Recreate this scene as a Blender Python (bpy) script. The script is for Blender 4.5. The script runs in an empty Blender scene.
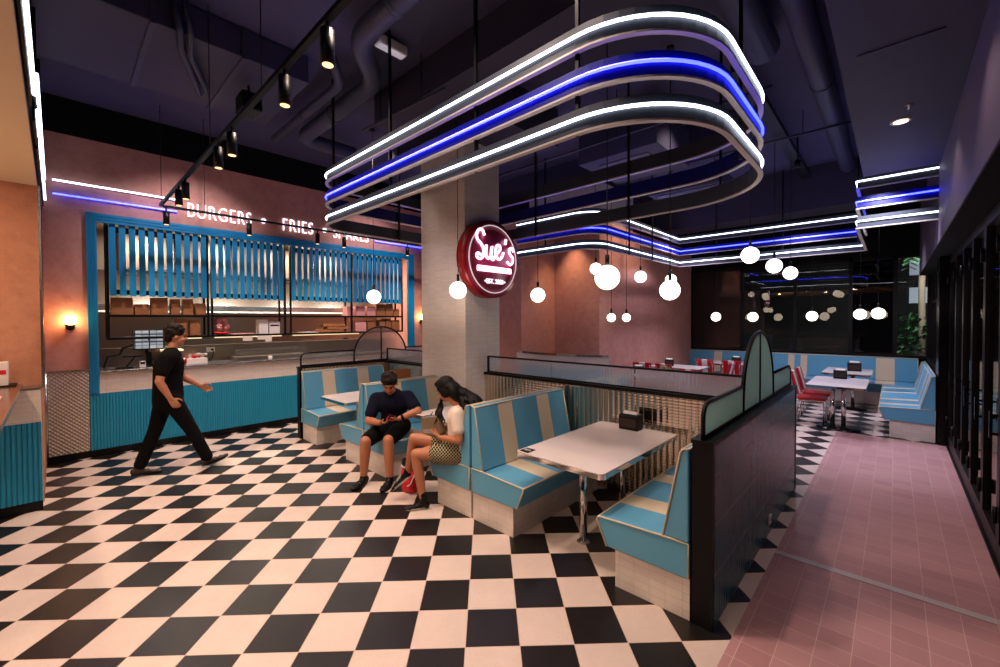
import bpy, bmesh, math, random
from mathutils import Vector, Matrix
random.seed(7)
PI = math.pi
C = bpy.context.scene.collection
SC = bpy.context.scene

# ------------------------------------------------------------------ materials
def srgb(r, g, b):
    f = lambda c: (c/255/12.92) if c/255 <= .04045 else ((c/255+.055)/1.055)**2.4
    return (f(r), f(g), f(b), 1.0)

def new_mat(name):
    m = bpy.data.materials.new(name); m.use_nodes = True
    nt = m.node_tree; nt.nodes.clear()
    out = nt.nodes.new('ShaderNodeOutputMaterial')
    b = nt.nodes.new('ShaderNodeBsdfPrincipled')
    nt.links.new(b.outputs[0], out.inputs[0])
    return m, nt, b, out

def bump(nt, b, height, strength=.3, dist=.01):
    n = nt.nodes.new('ShaderNodeBump'); n.inputs['Strength'].default_value = strength
    n.inputs['Distance'].default_value = dist
    nt.links.new(height, n.inputs['Height']); nt.links.new(n.outputs[0], b.inputs['Normal'])

def coords(nt):
    g = nt.nodes.new('ShaderNodeNewGeometry')
    s = nt.nodes.new('ShaderNodeSeparateXYZ'); nt.links.new(g.outputs['Position'], s.inputs[0])
    return g.outputs['Position'], {'x': s.outputs[0], 'y': s.outputs[1], 'z': s.outputs[2]}

def obj_coords(nt):
    t = nt.nodes.new('ShaderNodeTexCoord')
    s = nt.nodes.new('ShaderNodeSeparateXYZ'); nt.links.new(t.outputs['Object'], s.inputs[0])
    return t.outputs['Object'], {'x': s.outputs[0], 'y': s.outputs[1], 'z': s.outputs[2]}

def mth(nt, op, a, b=None, c=None):
    n = nt.nodes.new('ShaderNodeMath'); n.operation = op
    for i, v in enumerate((a, b, c)):
        if v is None: continue
        if isinstance(v, (int, float)): n.inputs[i].default_value = v
        else: nt.links.new(v, n.inputs[i])
    return n.outputs[0]

def mix(nt, fac, c1, c2):
    n = nt.nodes.new('ShaderNodeMix'); n.data_type = 'RGBA'
    if isinstance(fac, (int, float)): n.inputs[0].default_value = fac
    else: nt.links.new(fac, n.inputs[0])
    for i, c in ((6, c1), (7, c2)):
        if isinstance(c, tuple): n.inputs[i].default_value = c
        else: nt.links.new(c, n.inputs[i])
    return n.outputs[2]

def noise(nt, vec, scale, detail=4, rough=.6):
    n = nt.nodes.new('ShaderNodeTexNoise'); n.inputs['Scale'].default_value = scale
    n.inputs['Detail'].default_value = detail; n.inputs['Roughness'].default_value = rough
    nt.links.new(vec, n.inputs['Vector']); return n.outputs[0]

def ramp(nt, v, lo, hi):
    n = nt.nodes.new('ShaderNodeMapRange'); n.inputs[1].default_value = lo; n.inputs[2].default_value = hi
    n.clamp = True; nt.links.new(v, n.inputs[0]); return n.outputs[0]

def plain(name, col, rough=.5, metal=0, spec=.5, var=.06, scale=30, bmp=0, coat=0):
    m, nt, b, o = new_mat(name)
    _, _ = None, None
    t = nt.nodes.new('ShaderNodeTexCoord')
    n = noise(nt, t.outputs['Object'], scale)
    k = tuple(max(0, c*(1-var)) for c in col[:3])+(1,)
    h = tuple(min(1, c*(1+var)) for c in col[:3])+(1,)
    nt.links.new(mix(nt, n, k, h), b.inputs['Base Color'])
    b.inputs['Roughness'].default_value = rough; b.inputs['Metallic'].default_value = metal
    b.inputs['Specular IOR Level'].default_value = spec
    b.inputs['Coat Weight'].default_value = coat
    if bmp: bump(nt, b, n, bmp, .004)
    return m

def emis(name, col, strength, base=(.8, .8, .8, 1)):
    m, nt, b, o = new_mat(name)
    b.inputs['Base Color'].default_value = base
    b.inputs['Emission Color'].default_value = col
    b.inputs['Emission Strength'].default_value = strength
    return m

def plaster(name, c1, c2, c3):
    m, nt, b, o = new_mat(name)
    p, _ = coords(nt)
    n1 = noise(nt, p, 1.6, 8, .7); n2 = noise(nt, p, 9, 6, .7)
    a = mix(nt, ramp(nt, n1, .3, .7), c1, c2)
    nt.links.new(mix(nt, mth(nt, 'MULTIPLY', ramp(nt, n2, .45, .75), .55), a, c3), b.inputs['Base Color'])
    b.inputs['Roughness'].default_value = .75
    bump(nt, b, n2, .12, .004)
    return m

def grid_mask(nt, u, v, w, h, g, stagger=0):
    fu = mth(nt, 'DIVIDE', u, w); fv = mth(nt, 'DIVIDE', v, h)
    if stagger:
        fu = mth(nt, 'ADD', fu, mth(nt, 'MULTIPLY', mth(nt, 'FLOORED_MODULO', mth(nt, 'FLOOR', fv), 2), stagger))
    mu = mth(nt, 'LESS_THAN', mth(nt, 'FRACT', fu), g/w); mv = mth(nt, 'LESS_THAN', mth(nt, 'FRACT', fv), g/h)
    cell = nt.nodes.new('ShaderNodeCombineXYZ')
    nt.links.new(mth(nt, 'FLOOR', fu), cell.inputs[0]); nt.links.new(mth(nt, 'FLOOR', fv), cell.inputs[1])
    wn = nt.nodes.new('ShaderNodeTexWhiteNoise'); wn.noise_dimensions = '2D'
    nt.links.new(cell.outputs[0], wn.inputs['Vector'])
    return mth(nt, 'MAXIMUM', mu, mv), wn.outputs['Value']

def tiles(name, w, h, g, c1, c2, grout, rough, wall=True, bmp=.4, uv=None, wav=0, stagger=0, objspace=False, coat=0, spec=.5):
    """rectangular tiles; on walls u is whichever of x / y runs along the face, v is z"""
    m, nt, b, o = new_mat(name)
    p, s = obj_coords(nt) if objspace else coords(nt)
    if uv: u, v = s[uv[0]], s[uv[1]]
    else: u, v = mth(nt, 'ADD', s['x'], s['y']), s['z']
    mk, rnd = grid_mask(nt, u, v, w, h, g, stagger)
    n = noise(nt, p, 14, 5)
    tone = mix(nt, mth(nt, 'ADD', mth(nt, 'MULTIPLY', rnd, .7), mth(nt, 'MULTIPLY', n, .3)), c1, c2)
    nt.links.new(mix(nt, mk, tone, grout), b.inputs['Base Color'])
    nt.links.new(mth(nt, 'ADD', mth(nt, 'MULTIPLY', mk, .5), rough), b.inputs['Roughness'])
    b.inputs['Coat Weight'].default_value = coat; b.inputs['Specular IOR Level'].default_value = spec
    hgt = mth(nt, 'SUBTRACT', 1, mk)
    if wav: hgt = mth(nt, 'ADD', hgt, mth(nt, 'ADD', mth(nt, 'MULTIPLY', noise(nt, p, 22, 2), wav), mth(nt, 'MULTIPLY', rnd, wav*.6)))
    bump(nt, b, hgt, bmp, .004)
    return m

M = {}
# checkerboard laid diagonally to the walls: 12 inch tiles
def checker():
    m, nt, b, o = new_mat('checker_tiles')
    p, s = coords(nt)
    T = .3048; q = 1/math.sqrt(2)/T
    tx = mth(nt, 'ADD', mth(nt, 'MULTIPLY', mth(nt, 'ADD', s['x'], s['y']), q), .4337)
    ty = mth(nt, 'ADD', mth(nt, 'MULTIPLY', mth(nt, 'SUBTRACT', s['y'], s['x']), q), -7.5435)
    fx, fy = mth(nt, 'FLOOR', tx), mth(nt, 'FLOOR', ty)
    odd = mth(nt, 'FLOORED_MODULO', mth(nt, 'ADD', fx, fy), 2)
    gx = mth(nt, 'ABSOLUTE', mth(nt, 'SUBTRACT', mth(nt, 'FRACT', tx), .5)); gy = mth(nt, 'ABSOLUTE', mth(nt, 'SUBTRACT', mth(nt, 'FRACT', ty), .5))
    gr = mth(nt, 'GREATER_THAN', mth(nt, 'MAXIMUM', gx, gy), .4935)
    n1 = noise(nt, p, 3.5, 8, .65); n2 = noise(nt, p, 60, 4)
    w = mix(nt, n1, srgb(196, 176, 166), srgb(222, 202, 192))
    w = mix(nt, mth(nt, 'MULTIPLY', ramp(nt, n2, .5, .8), .2), w, srgb(170, 150, 138))
    k = mix(nt, n1, srgb(13, 9, 9), srgb(27, 20, 20))
    col = mix(nt, odd, k, w)
    col = mix(nt, gr, col, srgb(196, 166, 146))
    nt.links.new(col, b.inputs['Base Color'])
    r = mth(nt, 'ADD', mth(nt, 'MULTIPLY', odd, .2), mth(nt, 'ADD', .28, mth(nt, 'MULTIPLY', n2, .14)))
    nt.links.new(r, b.inputs['Roughness'])
    bump(nt, b, mth(nt, 'SUBTRACT', mth(nt, 'MULTIPLY', n1, .25), mth(nt, 'MULTIPLY', gr, .6)), .12, .004)
    return m
M['checker'] = checker()
M['terracotta'] = tiles('terracotta', .154, .154, .004, srgb(170, 124, 126), srgb(188, 142, 142), srgb(206, 176, 172), .42, uv='xy', bmp=.3, wav=.25)
M['pink'] = plaster('pink_plaster', srgb(186, 126, 114), srgb(206, 148, 134), srgb(160, 100, 90))
M['orange'] = plaster('warmlit_plaster', srgb(180, 120, 92), srgb(198, 138, 108), srgb(148, 92, 68))  # pink plaster shifted warmer, warm lobby light put into its colour
M['blackpaint'] = plain('black_paint', srgb(10, 9, 12), .8, spec=.2, var=.15, scale=5)
M['slab'] = plain('dark_concrete', srgb(60, 58, 88), .8, var=.35, scale=1.4)
M['duct'] = plain('painted_duct', srgb(50, 50, 72), .5, var=.2, scale=4)
M['soffit'] = plain('dark_ceiling_paint', srgb(50, 47, 70), .6, var=.05, scale=3)
M['bulkhead'] = plain('purple_grey_paint', srgb(84, 72, 92), .6, var=.06, scale=3)
M['peach'] = plain('peach_paint', srgb(206, 180, 150), .7, var=.03, scale=2)
M['teal'] = plain('teal_paint', srgb(4, 128, 182), .42, var=.05, scale=6)
M['tealf'] = plain('teal_ribs', srgb(28, 140, 174), .45, var=.05, scale=6)
M['mosaic'] = tiles('cream_mosaic', .104, .052, .0025, srgb(212, 200, 192), srgb(226, 214, 206), srgb(190, 174, 164), .22, bmp=.3, wav=.2)
M['kitkat'] = tiles('stick_mosaic', .150, .025, .0022, srgb(220, 208, 200), srgb(232, 222, 214), srgb(190, 174, 166), .2, bmp=.35, wav=.35)
M['bandtile'] = tiles('band_mosaic', .150, .025, .002, srgb(214, 200, 188), srgb(226, 212, 200), srgb(188, 168, 154), .25, bmp=.25, wav=.15)
M['darktile'] = tiles('dark_glazed_tile', .05, .3, .004, srgb(20, 82, 106), srgb(40, 108, 130), srgb(150, 162, 164), .2, bmp=.5, wav=1.0, coat=0, spec=.12)
M['blue'] = plain('blue_vinyl', srgb(92, 162, 196), .38, var=.04, scale=40, bmp=.04)
M['cream'] = plain('cream_vinyl', srgb(218, 200, 172), .42, var=.04, scale=40, bmp=.04)
M['piping'] = plain('cream_piping', srgb(214, 198, 166), .5)
M['white'] = plain('white_laminate', srgb(222, 210, 208), .22, var=.02, scale=8)
M['steel'] = plain('steel', srgb(190, 188, 186), .25, 1, var=.08, scale=3)
M['alu'] = plain('satin_aluminium', srgb(196, 186, 184), .45, .25)
M['bronze'] = plain('bronze_plate', srgb(58, 42, 36), .35, .3)
M['chrome'] = plain('chrome', srgb(225, 222, 220), .08, 1, var=.03)
M['brushed'] = plain('brushed_steel', srgb(150, 138, 126), .35, 1, var=.25, scale=1.2)
M['black'] = plain('black_metal', srgb(7, 6, 7), .45, spec=.25, var=.2)
M['blacksheen'] = plain('black_lacquer', srgb(6, 5, 6), .25, spec=.3, var=.2)
M['blueglow'] = plain('blue_glow_acrylic', srgb(14, 17, 104), .4, spec=.3, var=.05)  # acrylic panel with the blue tube's glow put into its colour
M['rail'] = plain('pale_metal_edge', srgb(190, 180, 178), .4, .3)
M['fascia'] = plain('smoked_acrylic', srgb(44, 48, 60), .45, spec=.4, var=.05)
M['red'] = plain('red_vinyl', srgb(176, 18, 26), .35)
M['redsign'] = plain('red_enamel', srgb(150, 20, 34), .3)
M['signface'] = plain('maroon_face', srgb(168, 48, 92), .4)
M['kraft'] = plain('kraft_paper', srgb(150, 96, 58), .8, var=.15, scale=12)
M['paper'] = plain('white_paper', srgb(226, 216, 210), .8)
M['pinkpaper'] = plain('pink_paper', srgb(220, 150, 150), .8, var=.15)
M['wood'] = plain('brown_laminate', srgb(112, 70, 48), .18, var=.3, scale=5)
M['skin'] = plain('skin', srgb(190, 128, 96), .5, var=.06, scale=8)
M['skinb'] = plain('skin_tan', srgb(176, 112, 80), .5, var=.06, scale=8)
M['hair'] = plain('dark_hair', srgb(12, 8, 7), .6, spec=.2, var=.4, scale=60, bmp=.6)
M['hairb'] = plain('brown_hair', srgb(24, 14, 9), .65, spec=.2, var=.4, scale=60, bmp=.6)
M['blackcloth'] = plain('black_cloth', srgb(9, 8, 9), .9, spec=.15, var=.2, scale=25)
M['navycloth'] = plain('navy_cloth', srgb(15, 15, 36), .9, spec=.15, var=.2, scale=25)
M['whitecloth'] = plain('white_cloth', srgb(226, 206, 192), .85, var=.06, scale=25)
M['shoe'] = plain('dark_leather', srgb(40, 26, 22), .5)
M['greyshoe'] = plain('grey_rubber', srgb(150, 140, 132), .7)
M['eye'] = plain('eye_dark', srgb(20, 14, 12), .3)
M['lip'] = plain('lip', srgb(150, 84, 72), .5)
M['redbag'] = plain('red_nylon', srgb(206, 20, 34), .5)
M['plastic'] = plain('white_plastic', srgb(226, 222, 220), .4)
M['foliage'] = plain('leaves', srgb(44, 84, 40), .6, var=.5, scale=5)
M['bark'] = plain('bark', srgb(120, 100, 84), .9, var=.3, scale=12)
M['nightwall'] = plain('far_facade', srgb(20, 16, 15), .8, var=.4, scale=.7)
M['pave'] = plain('paving', srgb(70, 64, 62), .8, var=.2, scale=3)

def plaid():
    m, nt, b, o = new_mat('plaid_cloth')
    p, s = obj_coords(nt)
    d = mth(nt, 'MULTIPLY', mth(nt, 'ADD', s['x'], s['y']), .7); u = mth(nt, 'ADD', d, s['z']); v = mth(nt, 'SUBTRACT', d, s['z'])
    mk, r = grid_mask(nt, u, v, .030, .030, .0045)
    nt.links.new(mix(nt, mk, srgb(26, 24, 18), srgb(196, 184, 140)), b.inputs['Base Color'])
    b.inputs['Roughness'].default_value = .85
    return m
M['plaid'] = plaid()

def quilted(name, col, rough, scale, strength=.9, dot=True):
    """pressed sheet metal: a staggered field of dimples"""
    m, nt, b, o = new_mat(name)
    p, s = coords(nt)
    u = mth(nt, 'ADD', s['x'], s['y'])
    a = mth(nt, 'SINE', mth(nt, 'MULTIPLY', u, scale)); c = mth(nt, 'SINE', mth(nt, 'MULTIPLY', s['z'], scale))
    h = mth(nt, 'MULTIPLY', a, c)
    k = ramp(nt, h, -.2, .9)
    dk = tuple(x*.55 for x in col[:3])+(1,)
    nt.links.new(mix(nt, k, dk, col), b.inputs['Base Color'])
    b.inputs['Metallic'].default_value = 1; b.inputs['Roughness'].default_value = rough
    bump(nt, b, h, strength, .006)
    return m
def ribbed_steel():
    m, nt, b, o = new_mat('pressed_steel')
    p, s = coords(nt)
    u = mth(nt, 'ADD', s['x'], s['y'])
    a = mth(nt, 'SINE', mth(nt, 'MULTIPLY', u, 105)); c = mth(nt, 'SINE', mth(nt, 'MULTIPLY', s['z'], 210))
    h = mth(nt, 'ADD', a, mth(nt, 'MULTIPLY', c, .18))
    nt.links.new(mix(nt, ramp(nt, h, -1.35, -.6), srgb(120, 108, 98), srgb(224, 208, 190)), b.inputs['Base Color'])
    b.inputs['Metallic'].default_value = 1; b.inputs['Roughness'].default_value = .16
    bump(nt, b, h, .35, .004)
    return m
M['perf'] = ribbed_steel()
M['tread'] = quilted('embossed_steel', srgb(226, 212, 196), .4, 130, .8)

def glass(name, col, rough, wave=0, trans=.9, alpha=1):
    m, nt, b, o = new_mat(name)
    b.inputs['Base Color'].default_value = col
    b.inputs['Transmission Weight'].default_value = trans
    b.inputs['Roughness'].default_value = rough
    b.inputs['IOR'].default_value = 1.45
    if wave:
        p, s = coords(nt)
        h = mth(nt, 'SINE', mth(nt, 'MULTIPLY', mth(nt, 'ADD', s['x'], s['y']), wave))
        bump(nt, b, h, .12, .004)
    return m
M['reeded'] = glass('reeded_glass', (.84, .90, .96, 1), .2, 180, .9)
def frosted():
    m, nt, b, o = new_mat('frosted_glass')
    b.inputs['Base Color'].default_value = srgb(176, 214, 210); b.inputs['Roughness'].default_value = .35
    t = nt.nodes.new('ShaderNodeBsdfTranslucent'); t.inputs[0].default_value = srgb(206, 236, 232)
    mx = nt.nodes.new('ShaderNodeMixShader'); mx.inputs[0].default_value = .5
    nt.links.new(b.outputs[0], mx.inputs[1]); nt.links.new(t.outputs[0], mx.inputs[2]); nt.links.new(mx.outputs[0], o.inputs[0])
    return m
M['frosted'] = frosted()
M['clearish'] = glass('screen_glass', (.85, .86, .88, 1), .12, 300, .93)
def pane():
    m, nt, b, o = new_mat('window_pane')
    nt.nodes.remove(b)
    tr = nt.nodes.new('ShaderNodeBsdfTransparent'); tr.inputs[0].default_value = (.72, .74, .76, 1)
    gl = nt.nodes.new('ShaderNodeBsdfGlossy'); gl.inputs['Roughness'].default_value = .01; gl.inputs[0].default_value = (1, .9, .78, 1)
    fr = nt.nodes.new('ShaderNodeFresnel'); fr.inputs[0].default_value = 1.6
    mx = nt.nodes.new('ShaderNodeMixShader')
    nt.links.new(mth(nt, 'MULTIPLY', fr.outputs[0], .75), mx.inputs[0])
    nt.links.new(tr.outputs[0], mx.inputs[1]); nt.links.new(gl.outputs[0], mx.inputs[2]); nt.links.new(mx.outputs[0], o.inputs[0])
    return m
M['pane'] = pane()

M['neonwhite'] = emis('white_neon', (.78, .84, 1, 1), 4.5)
M['neonblue'] = emis('blue_neon', (.017, .026, 1, 1), 13)
M['neonpink'] = emis('pink_neon', (1, .60, .86, 1), 3.2)
M['ring'] = emis('sign_ring_light', (1, .8, .85, 1), .45)
M['letters'] = emis('white_letters', (.92, .9, 1, 1), 1.5)
M['globe'] = emis('opal_globe', (1, .86, .72, 1), 5)
M['sconceglobe'] = emis('sconce_globe', (1, .56, .20, 1), 42)
M['lens'] = emis('spot_lens', (1, .56, .24, 1), 2.2)
M['downlight'] = emis('downlight_lens', (1, .66, .36, 1), 4)
M['warmstrip'] = emis('warm_strip', (1, .72, .40, 1), 1.1)
M['dimstrip'] = emis('dim_warm_strip', (1, .78, .5, 1), .45)
M['emergency'] = emis('emergency_lens', (.8, .76, 1, 1), .25)
M['kitchenlight'] = emis('kitchen_light', (1, .95, .88, 1), 9)
M['facadeglow'] = emis('facade_glow', (.55, .7, 1, 1), .25)
def screen():
    m, nt, b, o = new_mat('till_screen')
    p, s = obj_coords(nt)
    mk, r = grid_mask(nt, s['y'], s['z'], .085, .06, .012)
    mk2, r2 = grid_mask(nt, s['y'], s['z'], .17, .115, .016)
    c = mix(nt, mth(nt, 'MAXIMUM', mth(nt, 'MULTIPLY', mk, .6), mk2), mix(nt, r, srgb(180, 190, 200), srgb(235, 235, 235)), srgb(40, 40, 46))
    nt.links.new(c, b.inputs['Emission Color']); b.inputs['Emission Strength'].default_value = .6
    b.inputs['Base Color'].default_value = (.02, .02, .02, 1)
    return m
M['screen'] = screen()

# ------------------------------------------------------------------ mesh helpers
class MB:
    def __init__(s): s.v = []; s.f = []; s.m = []; s.sm = []
    def add(s, vs, fs, mi=0, smooth=False):
        o = len(s.v); s.v += [tuple(v) for v in vs]
        for f in fs: s.f.append([i+o for i in f]); s.m.append(mi); s.sm.append(smooth)
        return s
    def box(s, x0, x1, y0, y1, z0, z1, mi=0):
        x0, x1 = sorted((x0, x1)); y0, y1 = sorted((y0, y1)); z0, z1 = sorted((z0, z1))
        vs = [(x, y, z) for z in (z0, z1) for y in (y0, y1) for x in (x0, x1)]
        return s.add(vs, [(0, 2, 3, 1), (4, 5, 7, 6), (0, 1, 5, 4), (2, 6, 7, 3), (0, 4, 6, 2), (1, 3, 7, 5)], mi)
    def prism(s, poly, axis, a0, a1, mi=0, smooth=False):
        """poly in the two other axes (cyclic order: x->(y,z), y->(x,z), z->(x,y))"""
        def pt(p, a): return {'x': (a, p[0], p[1]), 'y': (p[0], a, p[1]), 'z': (p[0], p[1], a)}[axis]
        n = len(poly); vs = [pt(p, a0) for p in poly]+[pt(p, a1) for p in poly]
        area = sum(poly[i][0]*poly[(i+1) % n][1]-poly[(i+1) % n][0]*poly[i][1] for i in range(n))
        flip = (area > 0) == (axis == 'y')
        if a1 < a0: flip = not flip
        fs = [list(range(n))[::-1], list(range(n, 2*n))]+[(i, (i+1) % n, (i+1) % n+n, i+n) for i in range(n)]
        if flip: fs = [list(f)[::-1] for f in fs]
        return s.add(vs, fs, mi, smooth)
    def tube(s, pts, r, seg=8, closed=False, mi=0):
        pts = [Vector(p) for p in pts]; n = len(pts); vs = []; prev = None
        rs = r if isinstance(r, (list, tuple)) else [r]*n
        for i, p in enumerate(pts):
            if closed: t = (pts[(i+1) % n]-pts[i-1])
            else: t = pts[min(i+1, n-1)]-pts[max(i-1, 0)]
            t.normalize()
            if prev is None:
                a = Vector((0, 0, 1)) if abs(t.z) < .9 else Vector((1, 0, 0))
                u = t.cross(a).normalized()
            else:
                u = (prev-t*prev.dot(t)).normalized()
            prev = u; w = t.cross(u)
            for k in range(seg):
                a = 2*PI*k/seg; vs.append(p+(u*math.cos(a)+w*math.sin(a))*rs[i])
        fs = []
        for i in range(n if closed else n-1):
            j = (i+1) % n
            for k in range(seg):
                k2 = (k+1) % seg; fs.append((i*seg+k, i*seg+k2, j*seg+k2, j*seg+k))
        if not closed:
            fs.append(tuple(range(seg))[::-1]); fs.append(tuple(range((n-1)*seg, n*seg)))
        return s.add(vs, fs, mi, True)
    def cyl(s, p0, p1, r, seg=16, mi=0, r1=None):
        return s.tube([p0, p1], [r, r if r1 is None else r1], seg, mi=mi)
    def sphere(s, c, r, seg=20, rings=12, mi=0, sc=(1, 1, 1)):
        vs = [(c[0], c[1], c[2]+r*sc[2])]
        for i in range(1, rings):
            t = PI*i/rings
            for k in range(seg):
                a = 2*PI*k/seg
                vs.append((c[0]+r*sc[0]*math.sin(t)*math.cos(a), c[1]+r*sc[1]*math.sin(t)*math.sin(a), c[2]+r*sc[2]*math.cos(t)))
        vs.append((c[0], c[1], c[2]-r*sc[2])); L = len(vs)-1; fs = []
        for k in range(seg):
            k2 = (k+1) % seg; fs.append((0, 1+k, 1+k2)); fs.append((L, L-seg+k2, L-seg+k))
        for i in range(rings-2):
            for k in range(seg):
                k2 = (k+1) % seg; a = 1+i*seg
                fs.append((a+k, a+seg+k, a+seg+k2, a+k2))
        return s.add(vs, fs, mi, True)
    def lathe(s, prof, c=(0, 0, 0), seg=24, mi=0):
        vs = []; n = len(prof)
        for r, z in prof:
            for k in range(seg):
                a = 2*PI*k/seg; vs.append((c[0]+r*math.cos(a), c[1]+r*math.sin(a), c[2]+z))
        fs = []
        for i in range(n-1):
            for k in range(seg):
                k2 = (k+1) % seg; fs.append((i*seg+k, i*seg+k2, (i+1)*seg+k2, (i+1)*seg+k))
        fs.append(tuple(range(seg))[::-1]); fs.append(tuple(range((n-1)*seg, n*seg)))
        return s.add(vs, fs, mi, True)
    def sweep(s, path, prof, closed=False, mi=0):
        """prof: closed polygon of (outward offset, z); path: xy points, outward is to the right of travel"""
        n = len(path); m = len(prof); vs = []
        for i, p in enumerate(path):
            a = Vector(path[(i+1) % n] if (closed or i < n-1) else path[i]); b = Vector(path[i-1] if (closed or i > 0) else path[i])
            t = (a-b).normalized(); nrm = Vector((t.y, -t.x))
            for o, z in prof: vs.append((p[0]+nrm.x*o, p[1]+nrm.y*o, z))
        fs = []
        for i in range(n if closed else n-1):
            j = (i+1) % n
            for k in range(m):
                k2 = (k+1) % m; fs.append((i*m+k, i*m+k2, j*m+k2, j*m+k))
        if not closed: fs.append(tuple(range(m))[::-1]); fs.append(tuple(range((n-1)*m, n*m)))
        return s.add(vs, fs, mi, False)
    def build(s, name, mats, parent=None, bevel=0, seg=2, fix=True):
        me = bpy.data.meshes.new(name); me.from_pydata(s.v, [], s.f)
        if not isinstance(mats, (list, tuple)): mats = [mats]
        for m in mats: me.materials.append(M[m] if isinstance(m, str) else m)
        for p, mi, sm in zip(me.polygons, s.m, s.sm): p.material_index = mi; p.use_smooth = sm
        if fix:
            bm = bmesh.new(); bm.from_mesh(me); bmesh.ops.recalc_face_normals(bm, faces=bm.faces); bm.to_mesh(me); bm.free()
        me.update()
        o = bpy.data.objects.new(name, me); C.objects.link(o)
        if parent: o.parent = parent
        if bevel:
            b = o.modifiers.new('bevel', 'BEVEL'); b.width = bevel; b.segments = seg; b.limit_method = 'ANGLE'; b.angle_limit = .6
        return o

def tag(o, label, cat, group=None):
    o['label'] = label; o['category'] = cat
    if group: o['group'] = group
    return o
def thing(name, label, cat, loc=(0, 0, 0), rz=0, group=None):
    o = bpy.data.objects.new(name, None); C.objects.link(o); o.empty_display_size = .1
    o.location = loc; o.rotation_euler = (0, 0, rz)
    return tag(o, label, cat, group)
def struct(o): o['kind'] = 'structure'; return o
def kids(o): return [c for c in bpy.data.objects if c.parent == o]
def copy_tree(o, parent=None):
    c = o.copy(); C.objects.link(c)
    if parent: c.parent = parent
    for ch in kids(o): copy_tree(ch, c)
    return c
def dup(root, loc, rz=None, label=None, group=None):
    c = copy_tree(root); c.location = loc
    if rz is not None: c.rotation_euler = (0, 0, rz)
    if label: c['label'] = label
    if group: c['group'] = group
    return c
def text_mesh(name, body, size, loc, rot, mat, parent=None, sx=1, depth=.01, offset=0, align='LEFT', width=None, spacing=1):
    cu = bpy.data.curves.new(name, 'FONT'); cu.body = body; cu.size = size; cu.extrude = depth; cu.offset = offset
    cu.align_x = align; cu.space_character = spacing
    t = bpy.data.objects.new(name+'_curve', cu); C.objects.link(t)
    dg = bpy.context.evaluated_depsgraph_get(); me = bpy.data.meshes.new_from_object(t.evaluated_get(dg))
    C.objects.unlink(t); bpy.data.objects.remove(t)
    me.materials.clear(); me.materials.append(M[mat])
    if width:
        xs = [v.co.x for v in me.vertices]; sx = width/(max(xs)-min(xs))
    for v in me.vertices: v.co.x *= sx
    o = bpy.data.objects.new(name, me); C.objects.link(o); o.location = loc; o.rotation_euler = rot
    if parent: o.parent = parent
    return o
FACE_X = (PI/2, 0, PI/2)      # writing that faces +x

# ------------------------------------------------------------------ setting
# floor
struct(MB().box(-11.5, -.66, -6, 12.4, -.08, 0).build('floor', 'checker'))
struct(MB().box(-.66, .75, 8.62, 12.4, -.08, 0).build('floor_dining', 'checker'))
struct(MB().box(-.66, .75, -6, 8.62, -.08, 0).build('floor_corridor', 'terracotta'))
struct(MB().box(-.66, .60, 3.79, 3.855, -.01, .004).build('trim_1', 'alu'))
WX = -7.84
# counter wall around the serving hatch
w = MB()
w.box(WX-.15, WX, -.1, .345, 0, 4.25).box(WX-.15, WX, .345, 5.44, 3.22, 4.25).box(WX-.15, WX, 5.44, 7.3, 0, 4.25).box(WX-.15, WX, .345, 5.44, 0, .8)
struct(w.build('wall_left', 'pink'))
struct(MB().box(WX-.15, WX, -.1, 12.4, 4.25, 4.75).build('wall_left_upper', 'blackpaint'))
struct(MB().box(WX-.04, WX+.012, -.1, 7.3, 0, .095).build('baseboard_left', 'black'))
# far pink block, pier and boxed column
struct(MB().box(WX, -4.2, 7.3, 12.4, 0, 3.75).build('wall_far', 'pink'))
struct(MB().box(-6.6, -5.27, 6.2, 7.3, 0, 3.78).build('wall_pier', 'pink'))
struct(MB().box(-6.0, -4.32, 7.35, 9.0, 3.75, 4.6).build('column_2', 'kitkat'))
# column with stick mosaic
struct(MB().box(-5.05, -4.1, 3.69, 4.345, 0, 4.2).build('column_1', 'kitkat', bevel=.004))
# lobby mass left of the camera with its low peach ceiling
struct(MB().box(-11, -6.25, -6, -.105, 0, 3.18).build('wall_front', 'orange'))
struct(MB().box(-11, .38, -6, -.105, 3.18, 3.24).build('ceiling_lobby', 'peach'))
struct(MB().box(-11, .38, -.2, -.105, 3.24, 4.75).build('wall_lobby_upper', 'blackpaint'))
struct(MB().box(-6.25, -6.22, -.105, -.085, 1.16, 3.18).build('trim_3', 'steel'))
# ceiling: slab, beams
struct(MB().box(-8, .8, -.2, 13, 4.72, 4.85).build('ceiling', 'slab'))
struct(MB().box(-4.9, -1.2, 2.86, 3.3, 4.32, 4.72).build('beam_1', 'soffit'))
struct(MB().box(-5.6, -3.4, 3.5, 4.8, 4.2, 4.72).build('beam_2', 'soffit'))
struct(MB().box(-4.2, .38, 9.9, 10.6, 3.9, 4.72).build('beam_3', 'soffit'))
struct(MB().box(-7.8, -1.6, 6.5, 7.0, 4.35, 4.72).build('beam_4', 'soffit'))
# corridor soffit and bulkhead over the doors
sf = struct(MB().box(-.30, .38, -.105, 7.1, 3.62, 4.72).build('ceiling_corridor', 'soffit'))
MB().box(-.2, .22, 3.8, 4.12, 3.612, 3.62).build('access_panel', 'soffit', sf)
struct(MB().box(.38, .75, -6, 12.4, 2.72, 4.72).build('wall_right', 'bulkhead'))
struct(MB().box(.381, .75, -6, 12.39, 2.70, 2.72).build('trim_5', 'blackpaint'))
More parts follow.
